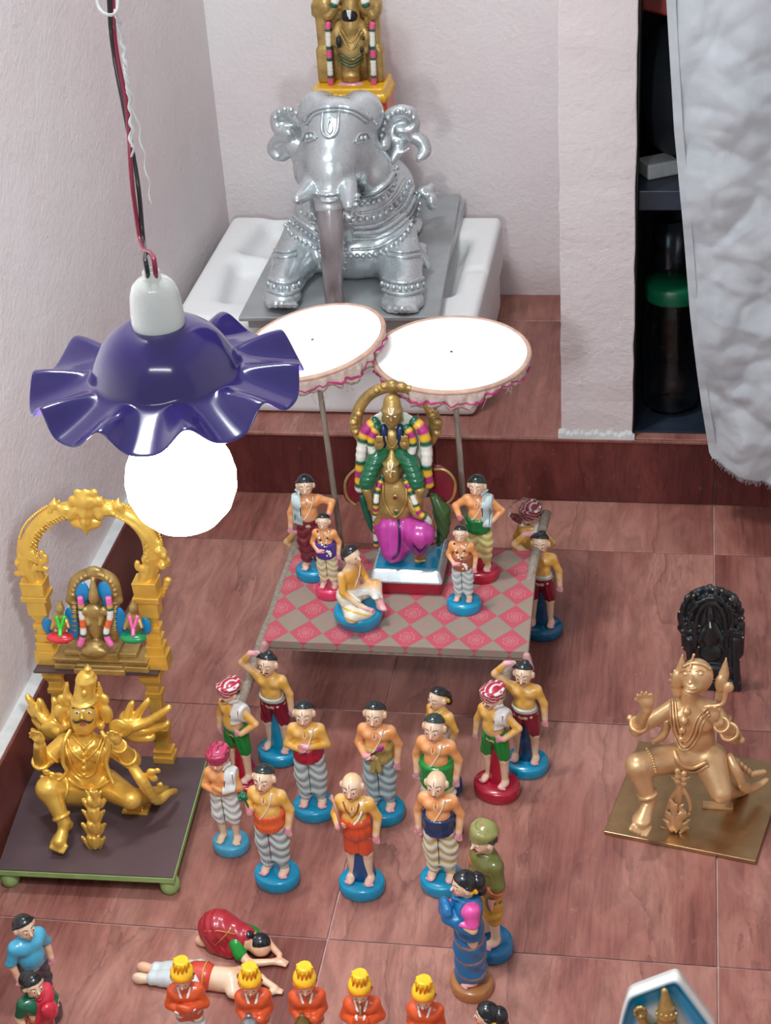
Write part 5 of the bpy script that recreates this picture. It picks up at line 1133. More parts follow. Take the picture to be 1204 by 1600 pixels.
# bearer
Z.ell((617, 775, -.012), (27, 17, 32)).ell((617, 797, -.014), (27, 18, 20)).cap((612, 750, -.012), (612, 742, -.014), 10, 9)
Z.ell((611, 738, -.018), (14, 14, 17), k=.002).ell((611, 722, -.014), (15, 14, 8)).cap((612, 718, -.012), (612, 706, -.01), 8, 4).cap((610, 738, -.032), (610, 745, -.038), 2, 3.2, k=.001)
for sx in (-1, 1): Z.ell((611+sx*14, 735, -.014), (3.4, 4, 7), k=.001).ell((608+sx*6, 736, -.031), (3, 2, 2.4), k=.001)
Z.cap((598, 765, -.008), (582, 792, -.018), 9, 8).cap((582, 792, -.018), (574, 772, -.03), 7, 6); Z.ell((572, 766, -.03), (8, 7, 7)).ell((655, 766, -.03), (9, 7, 7))
Z.cap((636, 765, -.008), (652, 790, -.018), 9, 8).cap((652, 790, -.018), (656, 772, -.03), 7, 6)
Z.ell((655, 870, -.03), (10, 18, 6), k=.002).cap((655, 862, -.022), (654, 848, -.015), 8, 8)
for q in range(5): Z.ell((648+q*4, 876-abs(q-2)*.8, -.044), (2.4, 5, 2.6), k=.0006)
Z.path([(598, 770, -.018), (590, 800, -.02), (592, 822, -.02)], [4, 7, 6]); Z.path([(634, 770, -.018), (650, 800, -.024), (668, 808, -.024)], [4, 7, 5])
Z.mesh('bearer_body', M['antique'], sr); zon = Z.b
# crowned deity above
U = Z.new(.003)
U.ell((612, 690, .004), (17, 11, 22)).ell((612, 652, -.002), (13, 13, 16), k=.002).cap((612, 645, .0), (612, 628, .004), 15, 13).ell((612, 640, 0), (17, 15, 6)).ell((612, 622, .006), (8, 8, 6)).cap((611, 651, -.015), (611, 657, -.019), 1.6, 2.6, k=.001)
for sx in (-1, 1):
    U.cap((612+sx*17, 676, .002), (612+sx*24, 698, -.004), 7, 6).ell((612+sx*20, 694, -.016), (8, 7, 9)); U.ell((612+sx*14, 655, 0), (3, 3, 6), k=.001)
    for q in range(4): U.cap((612+sx*(15+q*3), 690, -.022), (612+sx*(15+q*3), 681, -.022), 1.8, 1.5, k=.0006)
U.mesh('deity_body', M['antique'], sr); uon = U.b
u = Z.new(.003); u.ell((600, 682, .001), (8, 9, 20)).ell((626, 682, .001), (8, 9, 20)); u.mesh('blue_sleeves', P_((14, 44, 84)), sr)
for sx in (-1, 1):
    g_ = Z.new(.005); k = 1 if sx > 0 else 0
    g_.path([(612+sx*12, 708, -.004), (612+sx*26, 720, -.012), (612+sx*36, 745, -.022), (612+sx*40, 758, -.026)], [9, 11, 10, 8.5], n=6)
    g_.mesh('green_leg', P_((12, 96, 62)), sr, warp=lambda X, Y, Z: .0005*np.sin(Z*900))
# arch
Q = Z.new(.002); Q.Y = Yc_+.022
Q.path([(568, 690), (556, 668), (560, 640), (576, 618), (597, 607), (618, 604), (640, 608), (660, 622), (676, 645), (679, 668), (672, 690)], [8, 9, 8.5, 8, 8, 8, 8, 8, 8.5, 9, 8], n=6)
for (a, c_, r) in ((613, 602, 9), (600, 603, 6), (628, 604, 7), (588, 610, 5), (640, 607, 5), (612, 618, 6), (552, 660, 6), (684, 660, 7), (556, 674, 6), (682, 676, 6), (560, 646, 5), (676, 648, 5)): Q.ell((a, c_, -.012), (r*1.15, r, r), k=.0008)
Q.mesh('arch', M['antique'], sr)
Q.beads('arch_beading', [(566, 684), (562, 662), (568, 638), (584, 618), (612, 611), (642, 616), (662, 636), (670, 662), (666, 684)], 1.8, M['antique'], sr, None); 
# white back panel and garlands
w = Z.new(.004); w.Y = Yc_+.014; w.ell((618, 705), (58, 5, 64)).ell((618, 755), (54, 5, 40)); w.mesh('white_backing', P_((224, 222, 206)), sr)
SG = [(GR, 1.3), (YE, 1.6), (MG, 1.8), (YE, 1.6), (GR, 1.3), (WH, 4.4)]
rope('outer_garland', [Z.p(591, 655, .006), Z.p(572, 672, .0), Z.p(565, 700, -.004), Z.p(563, 735, -.006), Z.p(562, 768, -.008)], 8.5*Z.px, None, SG, sr, SO)
rope('outer_garland', [Z.p(642, 655, .006), Z.p(660, 672, 0), Z.p(666, 705, -.004), Z.p(666, 735, -.006), Z.p(670, 762, -.008)], 9*Z.px, None, SG, sr, SO)
for sx in (-1, 1): rope('inner_garland', [Z.p(612+sx*20, 664, -.002), Z.p(612+sx*30, 680, -.006), Z.p(612+sx*32, 700, -.008), Z.p(612+sx*26, 714, -.008)], 6.5*Z.px, None, SG[:5]+[(WH, 2.6)], sr, SO)
rope('bearer_garland', [Z.p(597, 746, -.018), Z.p(589, 768, -.026), Z.p(587, 790, -.03), Z.p(586, 815, -.02), Z.p(588, 855, -.016)], 4.6*Z.px, None, SG, sr, SO)
rope('bearer_garland', [Z.p(632, 746, -.018), Z.p(644, 772, -.026), Z.p(654, 800, -.032), Z.p(668, 812, -.03), Z.p(676, 830, -.01), Z.p(676, 852, -.002)], 5*Z.px, None, SG, sr, SO)
# dhoti
h = Z.new(.008); h.cap((608, 824, -.016), (614, 862, -.034), 24, 15).cap((606, 818, -.01), (628, 820, -.014), 20, 21).ell((616, 845, -.026), (24, 14, 36)).cap((630, 822, -.014), (656, 834, -.034), 22, 21).cap((658, 836, -.036), (655, 856, -.028), 19, 13).ell((614, 868, -.034), (12, 10, 11))
h.mesh('magenta_dhoti', P_((186, 62, 154)), sr, warp=lambda X, Y, Z: .0005*np.sin(X*520)); 
Z.tube('dhoti_border', [(622, 812), (624, 840), (622, 862), (614, 874)], 2, P_((50, 16, 70)), sr, h.b); Z.tube('dhoti_hem', [(644, 850), (655, 862), (668, 852)], 1.8, P_((70, 20, 80)), sr, h.b)
for (u_, v_, c_) in ((617, 777, (120, 20, 50)), (619, 800, (12, 90, 60))):
    p_ = zon.onto([Z.p(u_, v_)], 'view', .2)[0]-SO; jj = MB().ball(p_, (.0045, .0015, .0045), 12, 6).build('jewel_rim', M['antique'], sr); MB().ball(p_-[0, .0012, 0], (.0026, .0012, .0026), 8, 6).build('jewel', P_(c_, .15), jj)
for (st_, on_, vv, uu, sc) in ((Z, zon, 736, 610, 1), (Z, uon, 650, 611, .95)):
    Z.tube('forehead_mark', [(uu-4, vv-14*sc), (uu-3, vv-4*sc), (uu+1, vv-3), (uu+4, vv-13*sc)], 1.1, P_((238, 236, 228)), sr, on_)
    for sx in (-1, 1):
        e = on_.onto([Z.p(uu+sx*6, vv+1)], 'view', .2)[0]-SO; MB().ball(e, (.0019, .0008, .0011), 8, 5).build('eye', P_((230, 226, 214), .2), sr)
Z.tube('necklace', [(600, 668), (604, 690), (612, 700), (620, 690), (626, 668)], 1.6, M['antique'], sr, uon); Z.tube('necklace', [(598, 755), (600, 785), (617, 808), (634, 785), (634, 755)], 1.8, M['antique'], sr, zon)
# wings of the bearer
for sx, cu, cr_ in ((-1, 558, 1), (1, 692, 1)):
    w = Z.new(.002); w.ell((cu, 760, .012), (20, 4, 30), rotm(0, sx*-28, 0)).ell((cu-sx*8, 745, .012), (18, 4, 20)); w.mesh('wing', P_((120, 26, 44)), sr)
    Z.tube('wing_rim', [(cu-sx*16, 733, .01), (cu+sx*4, 735, .008), (cu+sx*18, 752, .008), (cu+sx*16, 776, .01), (cu+sx*2, 790, .01)], 2.6, M['antique'], sr)
w = Z.new(.003); w.path([(678, 776, .01), (690, 800, .006), (692, 830, .006), (684, 852, .008)], [7, 13, 9, 3]); w.mesh('green_tail', P_((62, 96, 50)), sr, warp=lambda X, Y, Z: .0007*np.sin(X*700+Z*300))
w = Z.new(.003); w.path([(566, 775, -.006), (572, 800, -.008), (582, 828, -.008)], [5, 5, 4]); w.mesh('green_scarf', P_((14, 90, 66)), sr)
# ---------------------------------------------------------------- bronze-gold kneeling figure at right
zb_ = .006; q0, q1, q3 = F(943, 1299, zb_), F(1180, 1346, zb_), F(998, 1157, zb_); q2 = q1+(q3-q0)*1.02+[.006, 0, 0]
BO = F(1070, 1270, 0); bpr = empty('bronze_plate', (q0+q2)/2*[1, 1, 0]); tag(bpr, 'flat bronze gold plate on the floor under the kneeling statue at right', 'plate')
plate_mesh('plate', [q0, q1, q2, q3], .0004, zb_, metal('plate_gold', (176, 144, 104), .3, .15), bpr, (q0+q2)/2*np.array([1, 1, 0]), 6, 6, .0001, .0008)
B = ST(1.70, .0017, .006, np.array([BO[0], BO[1], zb_])); br_ = empty('kneeling_statue', B.o); tag(br_, 'bronze gold kneeling statue with pointed ear ornaments, in front of the black arch', 'statue'); B.root = br_; B.px = sc_px(W(1085, 1150, 1.7))
b = B
b.ell((1002, 1280, -.078), (15, 16, 9)).ell((1082, 1118, 0), (35, 25, 33)).ell((1086, 1150, 0), (30, 22, 26)).ell((1090, 1178, 0), (36, 25, 20)).cap((1077, 1082, -.004), (1079, 1100, 0), 13, 16)
b.ell((1063, 1122, -.016), (13, 9, 12)).ell((1100, 1130, -.016), (14, 10, 13))
b.ell((1088, 1056, -.004), (25, 25, 27), k=.003).ell((1083, 1070, -.018), (14, 12, 9), k=.004).cap((1079, 1060, -.03), (1078, 1066, -.036), 3, 4.5, k=.002).ell((1079, 1078, -.022), (12, 9, 4), k=.002)
for sx in (-1, 1): b.ell((1083+sx*12, 1053, -.03), (5, 3, 3.5), k=.001)
b.cap((1070, 1182, -.005), (996, 1196, -.05), 25, 20).cap((996, 1198, -.052), (1014, 1248, -.058), 18, 11, k=.004).cap((1015, 1250, -.056), (1002, 1285, -.08), 10, 13, k=.004)
for q in range(5): b.cap((991+q*6, 1286+q*1.5, -.083), (985+q*6, 1299+q*2-abs(q-3), -.094), 4, 3.6, k=.0008)
b.cap((1108, 1185, .0), (1126, 1238, -.03), 28, 18).cap((1126, 1236, -.028), (1168, 1232, .05), 16, 10, k=.004)
b.cap((1052, 1104, 0), (994, 1140, -.02), 13, 11, k=.006).cap((994, 1138, -.022), (1010, 1108, -.045), 10, 9, k=.003); b.hand(1010, 1098, -.046, (-.2, 0, 1), 13, 1)
b.cap((1112, 1108, .0), (1146, 1150, -.01), 14, 12, k=.006).cap((1146, 1150, -.012), (1122, 1128, -.045), 12, 9, k=.003); b.hand(1114, 1118, -.05, (-.4, 0, .9), 12, -1)
b.b.box((B.o[0], 1.7, zb_-.0297), (.3, .3, .03), op=-1, k=0)
b.mesh('body', M['bronze'], br_); bon = b.b
w = B.new(.001)
for (cu, cv, s_) in ((1058, 1062, -1), (1126, 1068, 1)):
    w = B.new(.001)
    for q in range(6): a = math.radians(-70+q*34); w.cap((cu, cv, 0), (cu+s_*14*math.cos(a), cv-18*math.sin(a), -.002), 5, 1.5)
    w.ell((cu, cv+16, 0), (9, 6, 12)).ell((cu, cv, -.004), (10, 7, 14)); w.cap((cu+5, cv-16, 0), (cu+8, cv-40, 0), 8, 1.5); w.mesh('ear_ornament', M['bronze'], br_)
w = B.new(.001); w.path([(1100, 1104, -.05), (1128, 1100, -.05), (1134, 1078, -.05), (1138, 1070, -.05)], [2.5, 3, 4, 5]).ell((1138, 1074, -.05), (8, 6, 8)); w.mesh('held_flower', M['bronze'], br_)
for pts, r in (([(1050, 1092), (1053, 1130), (1062, 1160), (1072, 1166), (1084, 1150), (1092, 1128), (1106, 1112)], 2), ([(1054, 1092), (1058, 1130), (1066, 1154), (1072, 1158), (1080, 1146), (1088, 1124), (1102, 1108)], 1.6), ([(1046, 1094), (1049, 1134), (1060, 1166), (1072, 1172), (1088, 1156), (1098, 1130), (1108, 1116)], 1.6)): B.tube('necklace', pts, r, M['bronze'], br_, bon)
B.beads('medallions', [(1072, 1112), (1068, 1126), (1065, 1140), (1064, 1154)], 7, M['bronze'], br_, bon, -.001)
B.tube('belt', [(1052, 1172), (1062, 1194), (1080, 1200), (1104, 1190)], 3.4, M['bronze'], br_, bon); B.tube('belt', [(1054, 1180), (1066, 1202), (1086, 1206), (1106, 1196)], 2.2, M['bronze'], br_, bon)
B.beads('knee_chain', [(1010, 1170, 0), (1018, 1184, 0), (1024, 1206, 0)], 2.4, M['bronze'], br_, bon)
ring('anklet', (996, 1198, -.052), (1014, 1248, -.058), .86, 4, 13, M['bronze'], B); ring('bangle', (994, 1138, -.022), (1010, 1108, -.045), .2, 3.4, 12, M['bronze'], B); ring('bangle', (1146, 1150, -.012), (1122, 1128, -.045), .3, 3.4, 13, M['bronze'], B); ring('bangle', (1146, 1150, -.012), (1122, 1128, -.045), .8, 2.6, 11, M['bronze'], B); ring('armlet', (1112, 1108, 0), (1146, 1150, -.01), .5, 3, 14, M['bronze'], B)
for (u_, v_) in ((984, 1122), (1158, 1156)): 
    MB(B.o).ball(B.p(u_, v_, -.02), .0045, 10, 7).build('armlet_knob', M['bronze'], br_)
w = B.new(.002); w.path([(1140, 1182, 0), (1150, 1205, -.01), (1164, 1232, -.005), (1184, 1228, .02), (1198, 1218, .03)], [6, 8, 8, 6, 4]); 
for q in range(8): w.ell((1150+q*6, 1190+q*5-max(0, q-4)*6, .0+q*.003), (6, 5, 6), k=.001)
w.mesh('flowing_sash', M['bronze'], br_); w = B.new(.002); w.path([(1042, 1130, .01), (1036, 1148, .006), (1024, 1158, .004), (1018, 1160, .004)], [7, 6, 4, 2]); w.mesh('flowing_sash', M['bronze'], br_)
kp = F(1121, 1262, zb_); MB(B.o).box((kp[0]-.019, kp[1]-.004, zb_), (kp[0]+.019, kp[1]+.008, zb_+.004)).build('knee_plate', M['bronze'], br_, smooth=False, bevel=.0008)
for sx in (-1, 1):
    B.tube('eyebrow', [(1082+sx*4, 1049), (1082+sx*12, 1046), (1082+sx*20, 1050)], 1.2, M['bronze'], br_, bon)
    e = bon.onto([B.p(1083+sx*11, 1054)], 'view', .2)[0]-B.o; MB().ball(e, (.003, .001, .0015), 8, 5).build('eye', M['bronze'], br_)
B.tube('head_band', [(1066, 1042), (1080, 1036), (1098, 1038), (1110, 1046)], 2.4, M['bronze'], br_, bon); B.tube('hair_line', [(1084, 1022), (1080, 1034), (1078, 1044)], 2, M['bronze'], br_, bon)
B.tube('mouth', [(1070, 1075), (1078, 1077), (1088, 1075)], 1.3, M['bronze'], br_, bon)
tl2 = F(1054, 1302, zb_); tt = ST(tl2[1]+.012, .0014, .0006, tl2); t2 = empty('flower_ornament', tl2); tag(t2, 'bronze leaf and blossom ornament standing before the kneeling statue at right', 'ornament')
rr = random.Random(6)
for q in range(52):
    v = 1298-abs(rr.gauss(0, 1))*20; wd_ = 16 if v > 1270 else 9; a = rr.uniform(-1.3, 1.3); tt.ell((1055+wd_*math.sin(a), v, -.013*math.cos(a)), (3.6, 2.6, 7.5), rotm(0, math.degrees(a)*.9, 0))
tt.ell((1055, 1285), (12, 9, 16)).ell((1055, 1288, -.009), (6, 5, 7)).cap((1057, 1275), (1063, 1215), 8, 5).path([(1060, 1232), (1050, 1246), (1044, 1262), (1040, 1272)], [4, 4, 4, 2]).path([(1066, 1232), (1074, 1246), (1078, 1262), (1074, 1272)], [4, 4, 4, 2])
for sx in (-1, 1): tt.cap((1063, 1224), (1063+sx*14, 1214), 5, 1.5)
for q in range(6): tt.ell((1063+(q % 2*2-1)*5, 1205+q*4, -.006), (5, 4, 5))
tt.cap((1055, 1296), (1055, 1303), 9, 8); tt.mesh('leaves', M['bronze'], t2)
# ---------------------------------------------------------------- black arch plaque
M['black'] = paint('black_lacquer', (22, 30, 34), .3, var=.3, nscale=60, bump=.5, bscale=220, bd=.002, coat=.3)
kb = F(1140, 1073, 0); K_ = ST(kb[1], .0022, .002, np.array([kb[0], kb[1], 0])); K_.px = sc_px(W(1110, 980, K_.Y)); kr = empty('black_shrine', K_.o); tag(kr, 'black carved arch with a small dark deity, behind the bronze kneeling statue', 'shrine')
K_.ell((1111, 968), (48, 7, 46)).b.box(K_.p(1116, 1020), (38*K_.px, .006, 52*K_.px), .003)
K_.cap((1070, 975), (1072, 1010), 8, 8).cap((1156, 975), (1154, 1020), 8, 8).cap((1076, 1000, -.006), (1080, 1055, -.006), 6, 7).cap((1148, 1000, -.006), (1150, 1060, -.006), 6, 7)
rr = random.Random(12)
for q in range(40):
    a = math.radians(-30+q*6.15); r = 46+rr.uniform(-2, 3); K_.ell((1111+r*math.cos(a), 966-r*math.sin(a), rr.uniform(-.004, .003)), (5+rr.uniform(-1, 3), 5, 5.5+rr.uniform(-1, 3)), k=.0008)
for q in range(24): a = math.radians(-20+q*9.5); K_.ell((1111+34*math.cos(a), 968-33*math.sin(a), -.007), (4.5, 4, 4.5), k=.0008)
for q in range(46):
    a = rr.uniform(-.6, 3.75); r = rr.uniform(28, 46); K_.ell((1111+r*math.cos(a), 968-r*math.sin(a), -.007+rr.uniform(-.003, 0)), (3, 3, 3), k=.0006)
for (v, w_) in ((985, 50), (1040, 42), (1064, 44)): K_.b.box(K_.p(1112, v), (w_*K_.px, .009, 4*K_.px), .002, k=.001)
K_.path([(1085, 1010, -.007), (1090, 960, -.007), (1110, 942, -.007), (1130, 960, -.007), (1135, 1010, -.007)], 4, k=.001)
K_.ell((1110, 990, -.008), (14, 7, 22)).ell((1109, 966, -.01), (7, 6, 9)).cap((1109, 958, -.009), (1109, 945, -.008), 6, 2).cap((1098, 985, -.01), (1092, 1002, -.014), 4, 4).cap((1121, 985, -.01), (1128, 1000, -.014), 4, 4).ell((1110, 1020, -.008), (18, 7, 14)).ell((1112, 1045, -.008), (24, 8, 9))
lowz = K_.p(1140, 1072)[2]
K_.b.box((K_.p(1116, 1060)[0], K_.Y, .008), (42*K_.px, .012, .008), .002, k=.001); K_.mesh('carved_body', M['black'], kr)
dots = MB(K_.o); 
for (u_, v_) in ((1113, 921), (1127, 923), (1140, 936), (1146, 942), (1148, 945), (1159, 966), (1061, 956), (1083, 930), (1066, 1012), (1160, 996), (1156, 1031), (1091, 1011), (1092, 978), (1109, 1021)):
    dots.ball(K_.p(u_, v_, -.008), (.0018 if u_ != 1109 else .0042, .0016, .0015 if u_ != 1109 else .003), 7, 5)
dots.build('gilt_flecks', metal('gilt', (196, 170, 120), .35), kr)
K_.tube('white_mark', [(1108.5, 972, -.018), (1109.5, 981, -.018)], [.8, 1.8], P_((196, 196, 190)), kr); K_.ell
# ---------------------------------------------------------------- blue and white wall plaque, bottom right
PY = 1.262; PO = W(1050, 1600, PY); PO[2] = 0
pq = empty('painted_plaque', PO); tag(pq, 'white and cyan pointed clay plaque with a golden crowned figure, at bottom right', 'plaque')
A3 = [W(981, 1549, PY), W(1058, 1520, PY), W(1118, 1602, PY)]; wz = A3[0][2]
poly = [(A3[0][0], A3[0][2]), (A3[1][0], A3[1][2]), (A3[2][0], A3[2][2]), (A3[2][0]+.004, .05), (A3[1][0]+.004, 0), (A3[0][0]-.0, 0), (A3[0][0]-.012, .06), (A3[0][0]-.006, wz-.03)]
poly = np.array(poly); cen = poly.mean(0); V = []; cols = []; nr = 14; npt = 96
# resample outline
seg = np.vstack([poly, poly[:1]]); L = np.r_[0, np.cumsum(np.linalg.norm(np.diff(seg, axis=0), axis=1))]; t = np.linspace(0, L[-1], npt, endpoint=False); out = np.stack([np.interp(t, L, seg[:, 0]), np.interp(t, L, seg[:, 1])], 1)
for _ in range(2): out = (np.roll(out, 1, 0)+out*2+np.roll(out, -1, 0))/4
for k in range(nr+1):
    f = k/nr; P2 = cen+(out-cen)*f
    for p_ in P2:
        V.append((p_[0]-PO[0], -.004-.003*(f > .9)+.003*(f < .9), p_[1])); 
        cc = np.array(lin((236, 236, 230))) if f > .93 else (np.array(lin((0, 150, 196)))*sstep(.45, .72, f)+np.array(lin((232, 236, 232)))*(1-sstep(.45, .72, f))); cols.append(cc)
nb = len(V)
for p_ in out: V.append((p_[0]-PO[0], .008, p_[1])); cols.append(lin((230, 230, 224)))
Fc = [(k*npt+i, (k+1)*npt+i, (k+1)*npt+(i+1) % npt, k*npt+(i+1) % npt) for k in range(nr) for i in range(npt)]+[(nr*npt+i, nb+i, nb+(i+1) % npt, nr*npt+(i+1) % npt) for i in range(npt)]+[tuple(nb+i for i in range(npt))[::-1]]
Fc = [tuple(reversed(f)) for f in Fc]
mkmesh('plaque_board', V, Fc, M['clay'], pq, col=np.array(cols))
T_ = ST(PY-.008, .0015, .0025, PO); T_.px = sc_px(W(1040, 1570, PY))
T_.cap((1039, 1556), (1041, 1583), 7, 15).ell((1038, 1549), (6, 6, 7)).ell((1041, 1572), (15, 10, 5)).ell((1041, 1584), (18, 12, 6)).ell((1041, 1602), (17, 13, 20)).ell((1000, 1582), (11, 7, 11)).path([(1000, 1586), (1008, 1604), (1024, 1622)], [5, 7, 9]).cap((1041, 1620), (1041, 1680), 28, 30).cap((1072, 1640), (1085, 1670), 12, 10)
for q in range(9): a = q*.7; T_.ell((1000+8*math.cos(a), 1582+8*math.sin(a), -.006), (4, 4, 4), k=.0008)
T_.mesh('golden_figure', M['antique'], pq)
T_.beads('crown_beading', [(1026, 1584, -.018), (1041, 1588, -.022), (1056, 1584, -.018)], 3, M['antique'], pq)
# ================================================================ SILVER ELEPHANT AND ITS IDOL
EO = np.array([-.54, 2.68, tz]); E_ = ST(2.62, .0036, .014, EO); E_.px = sc_px(W(540, 300, 2.62)); er = empty('silver_elephant', EO); tag(er, 'silver painted kneeling elephant with necklaces and U mark on its forehead', 'elephant statue')
e = E_
# body
e.ell((552, 330, .16), (98, 150, 88)).ell((560, 380, .04), (88, 80, 62)).ell((535, 330, .03), (78, 70, 60)).ell((565, 300, .2), (88, 120, 70))
e.cap((480, 375, .03), (460, 410, -.02), 42, 36).cap((460, 408, -.02), (442, 450, -.10), 33, 27, k=.008).ell((440, 462, -.125), (31, 32, 19), k=.006)
e.cap((610, 375, .03), (622, 412, -.02), 44, 38).cap((624, 410, -.02), (629, 455, -.10), 36, 31, k=.008).ell((628, 472, -.125), (35, 34, 20), k=.006)
for k_, cu in ((-1, 440), (1, 628)):
    for q in range(5): e.ell((cu-20+q*10, 478+(6 if cu > 500 else -2), -.165+abs(q-2)*.006), (6.5, 6, 7), k=.002)
# hind legs at the sides
e.ell((640, 370, .19), (30, 60, 36)).ell((475, 350, .19), (26, 60, 36)).cap((655, 395, .1), (648, 412, .03), 18, 15)
# head
e.ell((530, 232, 0), (62, 62, 62)).ell((499, 178, .02), (35, 40, 36), k=.004).ell((563, 178, .02), (36, 40, 36), k=.004).ell((522, 250, -.04), (44, 42, 44))
e.ell((480, 262, .0), (22, 34, 36)).ell((583, 268, .01), (30, 40, 42)).cap((526, 200, -.02), (516, 262, -.085), 48, 34)
e.cap((516, 262, -.085), (514, 322, -.112), 33, 22, k=.008)
for q in range(3): e.ell((514, 296+q*11, -.11), (25-q*1.5, 25, 4), k=.002)
for sx, pts in ((-1, [(488, 280, -.085), (480, 298, -.12), (464, 312, -.16)]), (1, [(541, 280, -.085), (544, 302, -.12), (545, 322, -.15)])):
    e.path(pts, [15, 13, 8.5], k=.003)
    for q in range(4):
        a, b_ = pts[0], pts[2]; f = .15+q*.2; e.ell((a[0]+(b_[0]-a[0])*f, a[1]+(b_[1]-a[1])*f, a[2]+(b_[2]-a[2])*f-.002), (16-q*1.5, 15-q*1.5, 4), k=.001)
    e.path([(pts[0][0]+sx*4, 322, -.07), (pts[0][0]+sx*1, 336, -.09), (pts[0][0]-sx*12, 346, -.085)] if sx < 0 else [(540, 326, -.08), (545, 338, -.1), (548, 346, -.1)], [13, 12, 7], k=.003)
e.cap((530, 128, -.03), (529, 168, -.045), 9, 3, k=.02, op=-1); e.b.sm = 2; e.b.box((EO[0], 2.68, tz-.0595), (.5, .5, .06), op=-1, k=0)
e.mesh('body', M['silver'], er); eon = e.b
# ears
for sx in (-1, 1):
    w = e.new(.006); X = (lambda u: u) 
    if sx < 0:
        w.path([(474, 232, .04), (452, 226, .05), (440, 244, .05)], [14, 15, 9]).path([(468, 190, .03), (450, 176, .045), (432, 182, .05), (434, 202, .045), (452, 208, .035)], [9, 9, 9, 8, 7], k=.003).ell((452, 198, .05), (18, 8, 16)).path([(452, 214, .04), (436, 218, .045), (426, 232, .05), (432, 246, .04)], [10, 10, 9, 6], k=.003).ell((462, 222, .05), (16, 10, 22)).cap((458, 232, .04), (462, 256, .03), 9, 5)
    else:
        w.path([(598, 215, .05), (602, 190, .05), (618, 174, .05), (640, 176, .05), (648, 194, .05), (636, 204, .045), (622, 204, .04)], [10, 9, 9, 9, 8, 7, 6], k=.003).ell((622, 194, .058), (26, 9, 22)).ell((612, 218, .055), (26, 12, 24)).path([(636, 210, .05), (656, 218, .05), (664, 236, .045), (654, 248, .035)], [10, 11, 9, 6], k=.003).cap((622, 232, .04), (612, 252, .03), 11, 7).path([(604, 214, .03), (600, 226, .02)], [6, 10], k=.002).path([(626, 240, .03), (640, 232, .03)], [3, 3], k=.001)
    w.mesh('ear', M['silver'], er)
    pts = [(596, 212, .03), (602, 190, .034), (616, 176, .034), (634, 172, .034), (646, 184, .034)] if sx > 0 else [(470, 184, .015), (456, 172, .025), (440, 172, .03), (430, 184, .03)]
    e.beads('ear_beading', pts, 4.6, M['silver'], er)
# forehead marks and bands
e.tube('forehead_mark', [(504, 176), (503, 205), (514, 214), (526, 205), (529, 176)], 2.6, M['silver'], er, eon, lift=.0015, n=8)
e.tube('forehead_drop', [(515, 184), (511, 200), (515, 208), (519, 200), (515, 184)], 1.6, M['silver'], er, eon, lift=.001)
e.tube('head_band', [(474, 188), (490, 172), (520, 166), (552, 170), (580, 186)], 3.4, M['silver'], er, eon, lift=.001, n=8); e.tube('head_band', [(478, 194), (492, 178), (520, 172), (550, 176), (575, 192)], 2.2, M['silver'], er, eon, lift=.001, n=8)
e.beads('head_band_beads', [(560, 172), (575, 180), (588, 194)], 2.2, M['silver'], er, eon)
for sx, cu, cv in ((-1, 481, 212), (1, 565, 214)):
    e.tube('eye_fold', [(cu-10, cv+8), (cu-4, cv-4), (cu+8, cv-6), (cu+14, cv+3)], 1.8, M['silver'], er, eon); e.tube('eye_fold', [(cu-8, cv+10), (cu+2, cv+8), (cu+12, cv+4)], 1.6, M['silver'], er, eon); e.beads('eye', [(cu-1, cv+2), (cu+5, cv+1)], 4.2, M['silver'], er, eon)
# necklaces
def nk(pts, r, kind='tube', lift=.001): (e.tube if kind == 'tube' else e.beads)('necklace' if kind == 'tube' else 'necklace_beads', pts, r, M['silver'], er, eon, lift=lift, n=12)
arcs = [([(556, 306), (584, 300), (604, 286), (616, 268)], 4, 'tube'), ([(556, 312), (588, 306), (610, 290), (622, 272)], 2, 'tube'), ([(556, 320), (590, 314), (612, 296), (618, 276), (620, 262)], 4.4, 'beads'), ([(554, 334), (590, 328), (616, 308), (632, 280)], 2.6, 'tube'),
        ([(552, 344), (590, 338), (622, 316), (640, 284)], 5, 'beads'), ([(552, 356), (592, 350), (628, 324), (646, 290)], 3, 'tube'), ([(550, 364), (594, 360), (632, 334), (652, 300)], 4.5, 'tube'), ([(550, 374), (596, 370), (636, 342), (656, 304)], 2.4, 'tube'),
        ([(548, 390), (590, 386), (630, 362), (652, 326)], 2.6, 'tube'), ([(548, 400), (584, 398), (622, 378), (648, 342), (656, 318)], 4.8, 'beads'),
        ([(498, 366), (478, 352), (458, 338)], 3, 'tube'), ([(498, 376), (476, 362), (452, 346)], 3.4, 'beads'), ([(500, 392), (478, 380), (456, 366), (446, 352)], 4, 'beads'), ([(500, 346), (486, 338), (470, 332)], 3, 'beads')]
for a in arcs: nk(*a)
nk([(536, 380), (540, 398), (538, 420)], 4, 'beads')
for cu, y0, w_ in ((443, 436, 24), (629, 436, 32)):
    for dv, kind, r in ((0, 'tube', 3.2), (9, 'beads', 4.4), (18, 'tube', 3)): nk([(cu-w_, y0+dv-2), (cu-w_*.5, y0+dv+4), (cu, y0+dv+6), (cu+w_*.5, y0+dv+4), (cu+w_, y0+dv-2)], r, kind)
    nk([(cu-w_+8, y0-38), (cu, y0-34), (cu+w_-4, y0-38)], 2.6); nk([(cu-w_+8, y0-46), (cu, y0-42), (cu+w_-4, y0-46)], 2)
for a in (0, 1):
    w = e.new(.004)
    if a: w.ell((672, 296, .2), (11, 12, 12)).ell((674, 316, .18), (10, 12, 14)).cap((660, 300, .19), (672, 306, .19), 10, 8)
    else:
        for q in range(7): w.ell((644+q*4, 378+q*6, -.0), (8, 8, 8), k=.003)
    w.mesh('side_tassel', M['silver'], er)
